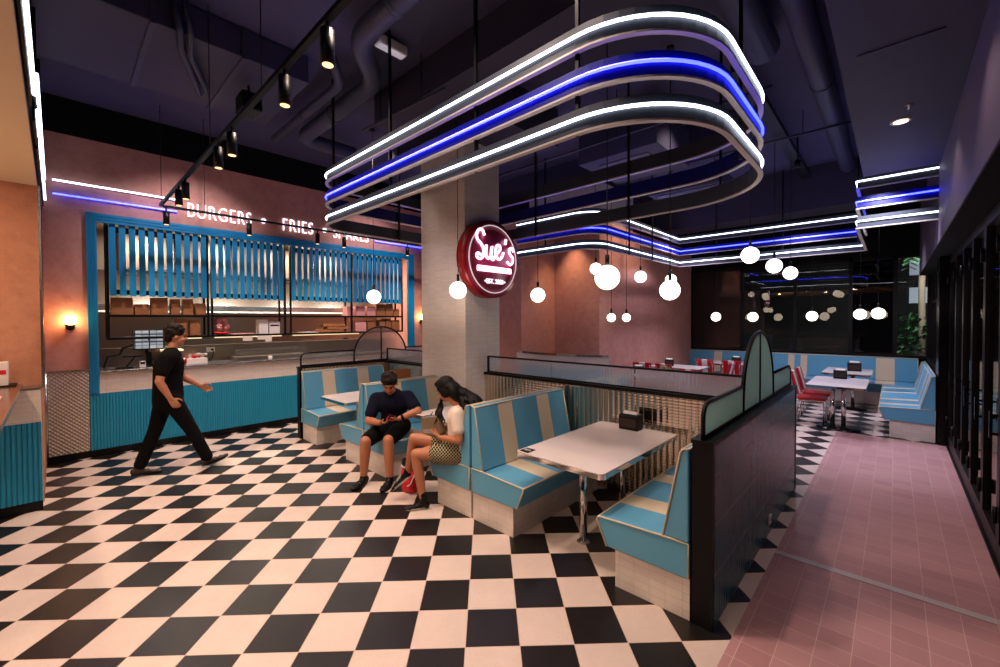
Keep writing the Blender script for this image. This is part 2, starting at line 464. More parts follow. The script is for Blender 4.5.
# window wall: black frame, panes, black wall over it
wf = struct(MB().box(-4.2, .6, 12.4, 12.55, 3.18, 4.72).box(-4.2, .6, 12.4, 12.55, 0, .98).build('wall_back', 'blackpaint'))
f = MB()
for x in (-4.2, -2.95, -1.8, -.76, -.02, .5): f.box(x, x+.07, 12.38, 12.46, .98, 3.18)
f.box(-4.2, .57, 12.38, 12.46, 3.1, 3.18).box(-4.2, .57, 12.36, 12.46, .96, 1.03)
wd = struct(f.build('window_1', 'black'))
struct(MB().box(-.69, -.02, 12.43, 12.5, .98, 3.18).build('wall_back_bay', 'blackpaint'))
for a, b in ((-4.13, -2.95), (-2.88, -1.8), (-1.73, -.76), (-.69, -.02), (.05, .5)):
    MB().box(a, b, 12.415, 12.42, 1.03, 3.1).build('pane', 'pane', wd)
# right wall: folding glass doors, black pillar, side windows
def door(n, y0, y1, x):
    f = MB(); t = .055
    f.box(x-.03, x+.03, y0, y0+t, 0.02, 2.695).box(x-.03, x+.03, y1-t, y1, .02, 2.695)
    f.box(x-.03, x+.03, y0+t, y1-t, .02, .16).box(x-.03, x+.03, y0+t, y1-t, 2.6, 2.695)
    d = struct(f.build('door_%d' % n, 'black'))
    MB().box(x-.004, x+.004, y0+t, y1-t, .16, 2.6).build('pane', 'pane', d)
    h = MB().box(x-.075, x-.06, y0+.012, y0+.04, .92, 1.12).box(x-.065, x-.03, y0+.02, y0+.032, .94, .96).box(x-.065, x-.03, y0+.02, y0+.032, 1.08, 1.1)
    h.build('handle', 'blacksheen', d)
    MB().cyl((x-.045, y1-.01, .3), (x-.045, y1-.01, .42), .014, 8).cyl((x-.045, y1-.01, 2.3), (x-.045, y1-.01, 2.42), .014, 8).build('hinge', 'black', d)
ys = [3.2, 3.98, 4.76, 5.54, 6.32, 7.10, 7.88, 8.66]
for i in range(7): door(i+1, ys[i]+.004, ys[i+1]-.004, .60)
struct(MB().box(.55, .66, 3.2, 8.66, -.01, .018).build('trim_4', 'black'))
struct(MB().box(.47, .75, 8.69, 9.2, 0, 2.72).build('wall_pillar', 'blacksheen'))
f = MB()
for y in (9.2, 10.25, 11.3, 12.3): f.box(.56, .64, y, y+.07, .98, 2.72)
f.box(.56, .64, 9.2, 12.4, 2.1, 2.16).box(.5, .64, 9.2, 12.4, .94, 1.0).box(.56, .64, 9.2, 12.4, 2.66, 2.72)
w2 = struct(f.build('window_2', 'black'))
MB().box(.6, .605, 9.27, 12.3, 1, 2.66).build('pane', 'pane', w2)
struct(MB().box(.5, .7, 9.2, 12.4, 0, .94).build('wall_right_lower', 'blackpaint'))

# outside
struct(MB().box(-14, 8, 12.6, 24, -.12, -.04).build('ground_outside', 'pave'))
struct(MB().box(.7, 8, -6, 12.6, -.12, -.04).build('pavement_outside', 'pave'))
struct(MB().box(-14, 3.5, 19, 20, -.04, 7).build('facade_outside', 'nightwall'))
struct(MB().box(3.5, 4.5, -6, 19, -.04, 7).build('facade_street', 'nightwall'))
for i, (x, z) in enumerate(((.35, 3.2), (.35, 2.3))):
    MB().box(x, x+.7, 18.96, 19, z, z+.5).build('facade_glow', 'facadeglow', bpy.data.objects['facade_outside'])  # added glowing panels standing in for a bright bluish building
pl = thing('planted_tree', 'slim palm trunk with green leafy bushes outside the end window', 'plant', (.42, 16.2, -.04))
MB().tube([(.12, 0, 0), (.14, .02, 1.4), (.12, 0, 2.8), (.16, .05, 3.9)], [.09, .075, .07, .06], 10).build('trunk', 'bark', pl)
lf = MB()
for k in range(420):
    a = random.uniform(0, 2*PI); r = random.uniform(.05, .55); z = random.uniform(.55, 2.1)*(1-.25*r)
    c = Vector((r*math.cos(a)-.12, r*math.sin(a)*.6, z)); d = Vector((random.uniform(-1, 1), random.uniform(-1, 1), random.uniform(-.4, .8))).normalized()*random.uniform(.06, .14)
    sd = d.cross(Vector((random.random(), random.random(), random.random()+.1))).normalized()*.03
    lf.add([c-d, c+sd, c+d, c-sd], [(0, 1, 2, 3)])
for k in range(10):
    a = 2*PI*k/10
    for j in range(14):
        t = j/13; c = Vector((.16+math.cos(a)*t*.9, .05+math.sin(a)*t*.9, 3.9+.35*t-.9*t*t)); sd = Vector((-math.sin(a), math.cos(a), -.6))*.16
        lf.add([c, c+sd, c+sd+Vector((0, 0, .03)), c+Vector((.03, 0, .01))], [(0, 1, 2, 3)]).add([c, c-Vector((sd.x, sd.y, -sd.z)), c-Vector((sd.x, sd.y, -sd.z-.03)), c+Vector((.03, 0, .01))], [(0, 1, 2, 3)])
fo = lf.build('foliage', 'foliage', pl, fix=False); fo['kind'] = 'stuff'
MB().box(-.6, .5, -.3, .3, 0, .5).build('planter', 'bark', pl, bevel=.02)

# kitchen behind the hatch
struct(MB().box(-10.75, -10.6, -.1, 7.3, 0, 4.25).build('wall_kitchen', 'brushed'))
struct(MB().box(-10.6, WX-.15, -.25, -.1, 0, 4.25).build('wall_kitchen_side', 'brushed'))
struct(MB().box(-10.6, WX-.15, 6.2, 6.35, 0, 4.25).build('wall_kitchen_end', 'pink'))
struct(MB().box(-10.75, WX-.15, -.25, 7.3, 3.5, 3.6).build('ceiling_kitchen', 'peach'))

# ------------------------------------------------------------------ serving counter
ct = thing('serving_counter', 'long serving counter with teal ribbed front and cream tiled band below the hatch', 'counter', (WX, 0, 0))
f = MB(); y = .30; n = 0
prof = []
while y < 5.5:
    prof += [(0.035, y), (.035, y+.018), (.026, y+.022), (.026, y+.028)]; y += .032
poly = [(p[0], p[1]) for p in prof]
poly = [(0, .30)]+poly+[(0, y)]
f.prism(poly, 'z', .095, .85); f.build('ribbed_front', 'tealf', ct)
MB().box(-.02, .03, .395, 5.335, .85, 1.125).build('tile_band', 'bandtile', ct)
MB().box(-.62, .075, .395, 5.335, 1.125, 1.155).build('worktop', 'steel', ct, bevel=.006)
MB().box(.013, .03, .30, 5.5, 0, .095).build('kickboard', 'black', ct)
fr = thing('hatch_frame', 'teal ribbed frame around the serving hatch', 'frame', (WX, 0, 0))
def ribs(a0, a1, n=4):
    p = []; w = (a1-a0)/n
    for i in range(n):
        s = a0+i*w; p += [(s, .055), (s+w*.72, .055), (s+w*.76, .045), (s+w*.98, .045)]
    return p
j = MB()
r = ribs(.295, .395); j.prism([(0, .295)]+[(b, a) for a, b in r]+[(0, .395)], 'z', .86, 3.28); j.build('jamb', 'teal', fr)
j = MB(); r = ribs(5.335, 5.495); j.prism([(0, 5.335)]+[(b, a) for a, b in r]+[(0, 5.495)], 'z', .86, 3.28); j.build('jamb', 'teal', fr)
j = MB(); r = ribs(3.16, 3.28, 3); j.prism([(0, 3.16)]+[(b, a) for a, b in r]+[(0, 3.28)], 'y', .395, 5.335); j.build('header', 'teal', fr)
ss = thing('slat_screen', 'teal vertical slat screen hanging across the top of the hatch', 'screen', (WX, 0, 0))
for a, b in ((.515, 1.665), (1.69, 2.79), (2.90, 4.05), (4.08, 5.215)):
    n = 11; p = (b-a)/n; m = MB()
    for i in range(n): m.box(-.01, .012, a+i*p, a+i*p+p*.66, 2.18, 3.2)
    o = m.build('slat_panel', 'teal', ss)
    MB().box(-.035, -.012, a, b-p*.4, 3.05, 3.13).build('rail', 'black', o)
    MB().box(-.035, -.012, a, b-p*.4, 2.2, 2.265).build('rail', 'black', o)
rk = thing('hanging_rack', 'black steel two tier rack hanging in the serving hatch', 'rack', (WX, 0, 0))
for y in (.50, 1.655, 1.71, 2.80, 2.90, 4.06, 5.24):
    MB().box(-.075, -.045, y-.014, y+.014, 1.57, 3.16).build('upright', 'black', rk)
    MB().box(-.34, -.31, y-.014, y+.014, 1.57, 3.4).build('upright', 'black', rk)
for z in (1.915, 1.598):
    for a, b in ((.487, 1.67), (1.695, 2.815), (2.885, 5.255)):
        MB().box(-.36, -.04, a, b, z-.03, z).build('shelf', 'black', rk)
for a, b, in ((1.78, 2.80), (3.0, 4.3), (1.2, 1.6)):
    MB().box(-.26, -.22, a, b, 1.545, 1.568).build('strip_light', 'warmstrip', rk)

# ----- things on the rack and counter
def bag_mesh(w, d, h, lean=.0, pinch=.0):
    b = MB(); w /= 2; d /= 2
    vs = [(-d, -w, 0), (d, -w, 0), (d, w, 0), (-d, w, 0), (-d, -w*.97, h*.7), (d, -w*1.02, h*.7), (d, w*.98, h*.72), (-d, w, h*.7),
          (-d*.9+lean, -w*.93, h), (d*.9+lean, -w*1.0, h*.97), (d*.9+lean, w*.95, h), (-d*.9+lean, w*.98, h*.98)]
    fs = [(3, 2, 1, 0)]+[(i, (i+1) % 4, (i+1) % 4+4, i+4) for i in range(4)]+[(i+4, (i+1) % 4+4, (i+1) % 4+8, i+8) for i in range(4)]
    o2 = [(x*.9, y*.92, h*.82) for x, y, z in vs[8:12]]
    fs += [(i+8, (i+1) % 4+8, (i+1) % 4+12, i+12) for i in range(4)]+[(12, 13, 14, 15)]
    return b.add(vs+o2, fs)
def put_bag(name, y0, y1, z0, z1, mat, label, cat, group, x=WX-.19, d=.2):
    o = bag_mesh(y1-y0-.012, d, z1-z0).build(name, mat, bevel=.004)
    o.location = (x, (y0+y1)/2, z0); o.rotation_euler = (0, 0, random.uniform(-.06, .06))
    return tag(o, label, cat, group)
T1, T2 = 1.917, 1.60
gb = 'kraft bags on the hatch rack'
lab = ['wide kraft paper bag at the left end of the top rack shelf', 'low kraft paper bag between the two widest bags on the top shelf',
       'widest tall kraft paper bag on the top rack shelf, third from the left end', 'tall narrow kraft bag, fourth from the left end of the top rack shelf',
       'tall narrow kraft bag, fifth from the left end of the top rack shelf', 'shorter kraft bag beside the twin rack uprights on the top shelf']
for (a, b, h), l in zip(((.525, .772, .25), (.775, .949, .16), (.958, 1.172, .262), (1.192, 1.318, .245), (1.339, 1.482, .25), (1.491, 1.638, .19)), lab):
    put_bag('paper_bag', a, b, T1, T1+h, 'kraft', l, 'bag', gb)
put_bag('paper_bag', 1.248, 1.401, T2, T2+.262, 'kraft', 'kraft bag nearer the till of the pair on the lower rack shelf', 'bag', gb)
put_bag('paper_bag', 1.423, 1.568, T2, T2+.25, 'kraft', 'kraft bag nearer the twin uprights of the pair on the lower rack shelf', 'bag', gb)
gbk = 'baskets at the right end of the rack'
for (a, b, h), m, l in zip(((3.98, 4.123, .19), (4.164, 4.385, .2), (4.41, 4.616, .2)), ('pinkpaper', 'pinkpaper', 'pinkpaper'),
        ('narrow pink paper tub, first of three on the top shelf', 'pink paper tub in the middle of three on the top shelf', 'pink paper tub right beside the brown tubs on the top shelf')):
    put_bag('paper_tub', a, b, T1, T1+h, m, l, 'tub', gbk)
for (a, b, h), l in zip(((4.637, 4.855, .25), (4.855, 5.042, .27), (5.049, 5.2, .155)), ('brown paper tub next to the pink tubs on the top shelf', 'tallest brown paper tub on the top shelf', 'short brown paper tub at the right end of the top shelf')):
    put_bag('paper_tub', a, b, T1, T1+h, 'kraft', l, 'tub', gbk)
for (a, b, h), l in zip(((4.426, 4.613, .22), (4.704, 4.846, .24), (4.850, 4.994, .27), (4.998, 5.2, .23)),
        ('brown paper tub standing alone, leftmost of four on the lower shelf', 'brown paper tub second in the lower row of four', 'tallest brown paper tub in the lower row of four', 'brown paper tub at the right end of the lower shelf')):
    put_bag('paper_tub', a, b, T2, T2+h, 'kraft', l, 'tub', gbk)
o = put_bag('paper_bag', 4.15, 4.40, T2, T2+.2, 'pinkpaper', 'pale pink crumpled bag beside the lower brown tubs', 'bag', None)
# pink plush-like paper bundle on a red tray
pb = MB()
for k in range(26):
    a = random.uniform(0, 2*PI); z = random.uniform(.03, .25); r = .085*(1-abs(z-.12)/.24)
    pb.sphere((r*math.cos(a), r*math.sin(a), z), random.uniform(.025, .05), 8, 6)
o = pb.build('pink_bundle', 'pinkpaper'); o.location = (WX-.19, 1.86, T2+.03); tag(o, 'crumpled pink paper bundle in a red tray on the lower rack shelf', 'bundle')
o = MB().lathe([(.06, 0), (.11, .012), (.12, .04), (.11, .04), (.10, .016), (.0, .014)], seg=20).build('serving_tray', 'redbag'); o.location = (WX-.19, 1.86, T2); tag(o, 'red round tray under the crumpled pink bundle', 'tray')
for y, h, w, l in ((2.468, .245, .14, 'tall white carton on the lower rack shelf'), (2.645, .21, .17, 'low white carton with a dark slot on the lower rack shelf')):
    o = thing('carton', l, 'carton', (WX-.19, y, T2), 0, 'white cartons on the rack')
    MB().box(-.09, .09, -w/2, w/2, 0, h).build('box', 'plastic', o, bevel=.003)
    MB().box(.089, .093, -w*.42, w*.42, h*.62, h*.75).build('slot', 'black' if y > 2.5 else 'paper', o)
o = MB().box(-.1, .1, -.2, .2, 0, .012).build('paper_stack', 'paper', bevel=.002); o.location = (WX-.19, 3.3, T2); tag(o, 'flat white paper stack on the lower rack shelf', 'paper')
o = MB().box(-.09, .09, -.18, .18, 0, .014).build('paper_stack', 'pinkpaper', bevel=.002); o.location = (WX-.19, 2.16, T2); tag(o, 'flat pink paper stack on the lower rack shelf', 'paper')
for k, (y, z, a, l) in enumerate(((3.62, .0, .0, 'lowest flattened kraft bag in the heap on the lower shelf'), (3.80, .055, .0, 'middle flattened kraft bag in the heap on the lower shelf'), (3.72, .11, .0, 'topmost flattened kraft bag in the heap on the lower shelf'))):
    b = MB(); n = 8
    for i in range(n):
        pass
    vs = []; fs = []
    for i in range(n+1):
        yy = -.22+.44*i/n; hh = .012+.03*abs(math.sin(i*1.7+k))
        vs += [(-.11, yy, 0), (.11, yy, 0), (.10, yy, hh+.02), (-.10, yy, hh+.012*(i % 2))]
    for i in range(n):
        q = i*4; fs += [(q+j, q+(j+1) % 4, q+4+(j+1) % 4, q+4+j) for j in range(4)]
    fs += [(0, 1, 2, 3), (n*4+3, n*4+2, n*4+1, n*4)]
    o = b.add(vs, fs).build('flattened_bag', 'kraft'); o.location = (WX-.19, y, T2+z+.002); o.rotation_euler = (a, 0, a*2); tag(o, l, 'bag', 'flattened kraft bags on the rack')
# till
CT = 1.156
tl = thing('till', 'white screened till on a black arm at the left of the serving counter', 'till', (WX-.45, .97, CT))
MB().box(-.09, .09, -.08, .08, 0, .02).box(-.02, .02, -.03, .03, .02, .2).tube([(0, -.02, .18), (-.02, -.02, .3), (0, 0, .4)], .02, 8).build('stand', 'black', tl)
sb = MB().box(-.015, .012, -.185, .19, .24, .54).build('casing', 'black', tl, bevel=.006)
MB().box(.012, .015, -.172, .177, .255, .527).build('screen', 'screen', sb)
MB().tube([(0, -.16, .33), (0, -.3, .27), (0, -.33, .18), (0, -.46, .16), (0, -.5, .0)], .016, 8).build('arm', 'black', tl)
o = thing('keyboard_stand', 'black angled stand in front of the till arm', 'stand', (WX-.16, .66, CT))
MB().box(-.05, .07, -.09, .09, 0, .018).tube([(0, .02, .01), (-.02, .1, .12), (-.02, .12, .16)], .01, 6).build('base', 'black', o); MB().box(-.06, .04, -.02, .2, .155, .17).build('plate', 'black', o)
o = thing('card_reader', 'small white card reader beside the till', 'card reader', (WX-.14, .86, CT))
MB().box(-.03, .03, -.035, .035, 0, .09).build('body', 'plastic', o, bevel=.008); MB().box(.03, .033, -.025, .025, .045, .08).build('display', 'black', o)
o = thing('heat_lamp', 'low warm lit warmer box behind the walking waiter', 'warmer', (WX-.46, 1.25, CT))
MB().box(-.12, .12, -.14, .14, 0, .2).build('casing', 'brushed', o, bevel=.01); MB().box(-.1, .125, -.13, .13, .2, .225).build('lamp', 'warmstrip', o)
o = MB().box(-.14, .14, -.14, .14, 0, .085).build('carton_tray', 'paper', bevel=.004); o.location = (WX-.2, 1.5, CT); tag(o, 'white open carton full of wrappers on the counter', 'carton')
for k in range(9):
    s = .020+.014*random.random(); b = MB().sphere((0, 0, 0), s, 8, 6, sc=(1, 1.3, .9))
    o = b.build('wrapped_sachet', 'paper' if k % 3 else 'redbag'); o.location = (WX-.2+random.uniform(-.09, .09), 1.4+.028*k, CT+.085+s*.85+.018*(k % 3))
    tag(o, 'small red crumpled wrapper in the white counter carton' if k % 3 == 0 else 'small white crumpled wrapper in the white counter carton', 'wrapper', 'red wrappers in the carton' if k % 3 == 0 else 'white wrappers in the carton')
o = thing('sneeze_guard', 'low glass and steel guard standing on the counter', 'guard', (WX-.4, 2.62, CT))
MB().box(-.15, .15, -.55, .62, 0, .05).build('base', 'brushed', o, bevel=.004); MB().box(.13, .14, -.55, .62, .05, .17).build('glass', 'clearish', o); MB().box(.12, .15, -.55, .62, .17, .185).build('rail', 'steel', o)
o = MB().lathe([(.03, 0), (.035, .04), (.02, .06), (.0, .065)], seg=14).build('bell', 'plastic'); o.location = (WX-.06, 2.55, CT); tag(o, 'small white domed bell on the counter edge', 'bell')
sk = thing('wall_socket', 'white power socket with a black plug above the counter, behind the rack', 'socket', (WX-.622, 1.8, 1.30))
MB().box(-.01, .01, -.06, .06, 0, .08).build('plate', 'plastic', sk); MB().cyl((.01, .02, .04), (.05, .02, .04), .018, 8).tube([(.05, .02, .04), (.07, .03, 0), (.05, .01, -.1), (.03, -.03, -.14)], .006, 6).build('plug', 'black', sk)
struct(MB().box(WX-.78, WX-.63, .4, 5.3, 0, 1.42).build('wall_pass', 'brushed'))
for k, (y, w, h) in enumerate(((2.2, .14, .075), (2.45, .2, .06), (2.52, .1, .1))):
    o = MB().box(0, .002, -w/2, w/2, -h, 0).build('order_slip', 'paper'); o.location = (WX-.038+.004*k, y, 1.565); tag(o, ('small order slip leftmost on the rack underside', 'wide order slip clipped under the rack', 'longest order slip hanging lowest under the rack')[k], 'paper slip', 'order slips under the rack')
# kitchen kit on the back wall
hd = thing('extractor_hood', 'long stainless extractor hood along the kitchen back wall', 'hood', (-10.2, 2.9, 2.0))
h = MB(); h.prism([(-.38, 0), (.4, 0), (.4, .12), (-.1, .75), (-.38, .75)], 'y', -2.8, 2.8); h.build('canopy', 'steel', hd)
h = MB()
for k in range(22): h.box(-.1, .38, -2.6+k*.24, -2.5+k*.24, -.02, -.005)
h.build('filters', 'chrome', hd)
MB().box(.405, .425, -2.6, 2.6, -.015, .015).build('strip_light', 'dimstrip', hd)
for k, y in enumerate((1.2, 2.05, 3.0, 3.9, 4.8)):
    o = thing('steel_locker', ('steel cabinet door leftmost', 'second steel cabinet from the left', 'middle steel cabinet', 'second steel cabinet from the right', 'rightmost steel cabinet')[k]+' above the kitchen hood', 'cabinet', (-10.4, y, 2.78), 0, 'steel cabinets over the hood')
    MB().box(-.18, .18, -.4, .4, 0, .68).build('body', 'steel', o, bevel=.01); MB().box(.18, .2, -.38, -.01, .02, .66).build('door', 'brushed', o, bevel=.004); MB().box(.18, .2, .01, .38, .02, .66).build('door', 'brushed', o, bevel=.004)
o = thing('back_bench', 'steel cooking bench under the hood', 'bench', (-10.2, 2.9, 0))
MB().box(-.38, .38, -2.8, 2.8, .86, .92).build('top', 'steel', o); MB().box(-.36, .34, -2.75, 2.75, 0, .86).build('body', 'brushed', o)
for k, (x, y) in enumerate(((-9.2, 1.3), (-9.2, 2.5), (-9.2, 3.8), (-9.2, 5.0))):
    o = thing('ceiling_panel_light', 'square white ceiling light in the kitchen, '+('first', 'second', 'third', 'fourth')[k]+' from the till end', 'light', (x, y, 3.5), 0, 'kitchen ceiling lights')
    MB().box(-.2, .2, -.2, .2, -.03, 0).build('frame', 'plastic', o); MB().box(-.17, .17, -.17, .17, -.034, -.03).build('diffuser', 'kitchenlight', o)
for k, (y, z, h, r, m) in enumerate(((2.05, 1.95, .3, .06, 'brushed'), (2.3, 1.95, .26, .05, 'steel'), (2.62, 1.95, .3, .06, 'brushed'), (3.1, 1.95, .28, .055, 'steel'))):
    pass

# metal gate and wall lights by the hatch
gt = thing('service_gate', 'embossed steel half-height gate left of the serving hatch', 'gate', (WX+.02, .1, 0))
MB().box(0, .03, -.19, .19, .1, 1.17).build('panel', 'tread', gt, bevel=.003); MB().box(-.005, .045, -.2, .2, 1.17, 1.19).build('cap', 'steel', gt)
MB().cyl((.05, -.2, .05), (.05, -.2, 1.18), .018, 10).build('post', 'steel', gt)
def sconce(y, z, label):
    o = thing('wall_sconce', label, 'wall light', (WX, y, z), 0, 'globe wall lights by the hatch')
    MB().cyl((0, 0, -.06), (.02, 0, -.06), .045, 16).tube([(.02, 0, -.06), (.07, 0, -.06), (.09, 0, -.045)], .014, 8).lathe([(.02, -.06), (.045, -.05), (.05, -.035), (.03, -.03)], (.09, 0, 0), 16).build('bracket', 'black', o)
    MB().sphere((.09, 0, .03), .062).build('globe', 'sconceglobe', o)
sconce(.13, 1.815, 'glowing globe wall light left of the hatch, above the steel gate')
sconce(5.70, 1.86, 'glowing globe wall light right of the hatch, beside the column')

# sign lettering
ms = thing('menu_lettering', 'glowing white BURGERS FRIES SHAKES lettering on the pink wall above the hatch', 'sign', (WX, 0, 3.41))
for t, y, wd_ in (('BURGERS', 1.385, .865), ('FRIES', 2.745, .52), ('SHAKES', 3.66, .73)):
    text_mesh('word', t, .31, (.02, y, 0), FACE_X, 'letters', ms, width=wd_, depth=.012, offset=-.003, spacing=1.12)
for y in (2.45, 3.50):
    MB().cyl((.01, y, .11), (.035, y, .11), .042, 20).build('bullet', 'letters', ms)
def strip(y0, y1, z, mat, label):
    o = thing('led_strip', label, 'light strip', (WX, 0, z), 0, 'light strips on the counter wall')
    MB().box(0, .02, y0, y1, -.012, .012).build('channel', 'steel', o); MB().tube([(.03, y0, 0), (.03, y1, 0)], .011, 8).build('tube', mat, o)
strip(0, 1.27, 3.635, 'neonwhite', 'white light strip on the pink wall left of the lettering')
strip(0, 1.27, 3.46, 'neonblue', 'blue light strip below the white one left of the lettering')
strip(4.95, 6.1, 3.62, 'neonwhite', 'white light strip on the pink wall right of the lettering')
strip(4.55, 6.1, 3.46, 'neonblue', 'blue light strip on the pink wall right of the lettering')

# ------------------------------------------------------------------ bar at the far left
br = thing('bar_counter', 'teal ribbed counter with white tiled band in front of the orange wall', 'counter', (-5.98, 0, 0))
y = -.11; prof = []
while y > -2.5:
    prof += [(0, y), (0, y-.02), (-.01, y-.024), (-.01, y-.030)]; y -= .034
MB().prism([(-.03, -.11)]+prof+[(-.03, y)], 'z', .1, .86).build('ribbed_front', 'tealf', br)
MB().box(-.03, -.004, y, -.11, .86, 1.17).build('tile_band', 'bandtile', br)
MB().box(-.265, .0, y, -.11, 1.17, 1.19).build('ledge', 'steel', br); MB().box(-.265, -.03, y, -.11, .02, 1.17).build('body', 'white', br)
MB().box(-.03, -.015, y, -.11, 0, .1).build('kickboard', 'black', br)
bt = thing('bar_table', 'glossy brown bar table with steel edge projecting from the teal counter', 'table', (0, 0, 0))
MB().box(-6.1, -3.5, -1.0, -.232, 1.191, 1.225).build('table_top', 'wood', bt); MB().box(-6.1, -3.49, -.232, -.225, 1.185, 1.227).build('edge', 'steel', bt)
for x in (-3.7,): MB().cyl((x, -.8, 0), (x, -.8, 1.19), .03, 12).build('leg', 'steel', bt)
o = thing('bar_carton', 'white carton with a red band on a black tray at the bar end', 'carton', (-6.02, -.36, 1.24))
MB().box(-.07, .07, -.07, .05, 0, .21).build('box', 'paper', o); MB().box(.07, .072, -.06, .04, .1, .14).build('band', 'redbag', o)
o = tag(MB().box(-.12, .1, -.12, .08, 0, .014).build('bar_tray', 'black', bevel=.003), 'thin black tray under the white carton on the bar top', 'tray'); o.location = (-6.0, -.34, 1.226)
o = thing('menu_card', 'white menu card with red edge lying on the brown bar top', 'menu', (-5.0, -.36, 1.227))
MB().box(-.2, .12, -.08, .06, 0, .008).build('card', 'paper', o); MB().box(-.2, -.14, -.08, .06, .008, .011).build('edge', 'redbag', o)

# ------------------------------------------------------------------ neon canopies
def rounded(x0, x1, y0, y1, rl, rr, rf, n=12):
    """counter-clockwise so that the right of travel is outside"""
    p = []
    def arc(cx, cy, r, a0): return [(cx+r*math.cos(a0+PI/2*i/n), cy+r*math.sin(a0+PI/2*i/n)) for i in range(n+1)]
    p += arc(x1-rr, y0+rr, rr, -PI/2); p += arc(x1-rf, y1-rf, rf, 0); p += arc(x0+rl, y1-rl, rl, PI/2); p += arc(x0+rl, y0+rl, rl, PI)
    # long sides need a few intermediate points only for smooth sweeps
    return p
LEV = ((3.625, 'neonwhite'), (3.357, 'neonblue'), (3.10, 'neonwhite'))
def canopy(label, path, closed, hang, flip=False, top=4.72, LEV=LEV, rail=True):
    root = thing('neon_canopy', label, 'neon light', (0, 0, 0))
    sg = -1 if flip else 1
    for z, mat in LEV:
        o = MB().sweep(path, [(-.02*sg, z-.085), (-.008*sg, z-.085), (-.008*sg, z+.066), (-.02*sg, z+.066)], closed).build('fascia_band', ('blueglow' if mat == 'neonblue' else 'fascia') if rail else 'black', root)
        if rail: MB().sweep(path, [(-.028*sg, z-.098), (.010*sg, z-.098), (.010*sg, z-.085), (-.028*sg, z-.085)], closed).build('edge_rail', 'rail', o)
        n = len(path); pts = []
        for i, p in enumerate(path):
            a = Vector(path[(i+1) % n] if (closed or i < n-1) else path[i]); b = Vector(path[i-1] if (closed or i > 0) else path[i])
            t = (a-b).normalized(); pts.append((p[0]+t.y*.004*sg, p[1]-t.x*.004*sg, z))
        MB().tube(pts, .0105, 10, closed).build('neon_tube', mat, o)
    for x, y in hang:
        MB().box(x-.012, x+.012, y-.012, y+.012, LEV[-1][0]-.1, top).build('hanger', 'black', root)
ring = rounded(-5.38, -.782, 2.305, 4.70, .36, .72, .88)
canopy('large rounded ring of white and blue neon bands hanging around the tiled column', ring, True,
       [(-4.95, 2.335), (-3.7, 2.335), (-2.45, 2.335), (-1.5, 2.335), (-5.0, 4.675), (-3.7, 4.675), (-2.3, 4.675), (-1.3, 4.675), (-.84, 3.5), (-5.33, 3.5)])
cor = [(-3.56+.55*math.cos(PI+PI/2*i/8)+.0, 6.62+.0) for i in range(0)]
p2 = [(.378, 7.3), (-.375, 7.3), (-.375, 9.75), (-3.56, 9.75)]
r = .45; p2 += [(-3.56-r+r*math.cos(-PI/2*i/8), 6.07+r+r*math.sin(-PI/2*i/8)) for i in range(9)]
p2 += [(-5.265, 6.07)]
# densify straight runs so the tube keeps its frame
def dense(p):
    out = []
    for a, b in zip(p, p[1:]):
        out.append(a)
        d = math.dist(a, b)
        if d > .3: out += [(a[0]+(b[0]-a[0])*t, a[1]+(b[1]-a[1])*t) for t in (.03/d, 1-.03/d)]
    return out+[p[-1]]
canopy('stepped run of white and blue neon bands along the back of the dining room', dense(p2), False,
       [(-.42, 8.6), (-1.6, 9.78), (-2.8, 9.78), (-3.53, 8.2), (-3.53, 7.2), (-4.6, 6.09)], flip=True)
lob = canopy('run of white neon along the edge of the peach lobby ceiling', dense([(-4.25, -.078), (.37, -.078)]), False, [], flip=True, LEV=((3.36, 'neonwhite'),), rail=False)
canopy('short run of white neon where the peach lobby ceiling meets the counter wall', dense([(-7.8, -.07), (-4.55, -.07)]), False, [(-6.9, -.085), (-5.2, -.085)], flip=True, LEV=((3.62, 'neonwhite'), (3.36, 'neonwhite')), rail=False)

# ------------------------------------------------------------------ track lights, ceiling services
def spot_head(parent, x, y, z):
    h = MB().cyl((x, y, z-.09), (x, y, z+.09), .036, 18).cyl((x, y, z+.09), (x, y, z+.15), .01, 8).build('spotlight', 'black', parent)
    MB().cyl((x, y, z-.092), (x, y, z-.0905), .028, 16).build('lens', 'lens', h)
    l = bpy.data.lights.new('track_spot', 'SPOT'); l.energy = 52; l.color = (1, .74, .54); l.spot_size = 1.75; l.spot_blend = .6; l.shadow_soft_size = .03
    lo = bpy.data.objects.new('track_spot', l); C.objects.link(lo); lo.location = (x, y, z-.1)
t1 = thing('track_light', 'black ceiling track with spotlights running towards the serving hatch wall', 'track light', (0, 0, 0), 0)
MB().box(-7.27, -1.2, .985, 1.02, 3.385, 3.415).build('rail', 'black', t1)
for x in (-2.18, -2.78, -3.92, -4.33, -5.68, -6.05): spot_head(t1, x, 1.003, 3.255)
for x in (-1.4, -3.2, -4.6, -7.2): MB().cyl((x, 1.003, 3.415), (x, 1.003, 4.72), .004, 6).build('suspension_wire', 'black', t1)
t2 = thing('track_light', 'black track with spotlights hanging across the lettering above the hatch', 'track light', (0, 0, 0), 0)
MB().box(-7.27, -7.235, 1.02, 6.9, 3.375, 3.405).build('rail', 'black', t2)
for y in (1.06, 2.07, 3.12, 3.60, 4.95, 5.5): spot_head(t2, -7.252, y, 3.235)
for y in (1.5, 3.4, 5.8): MB().cyl((-7.252, y, 3.40), (-7.252, y, 4.72), .004, 6).build('suspension_wire', 'black', t2)
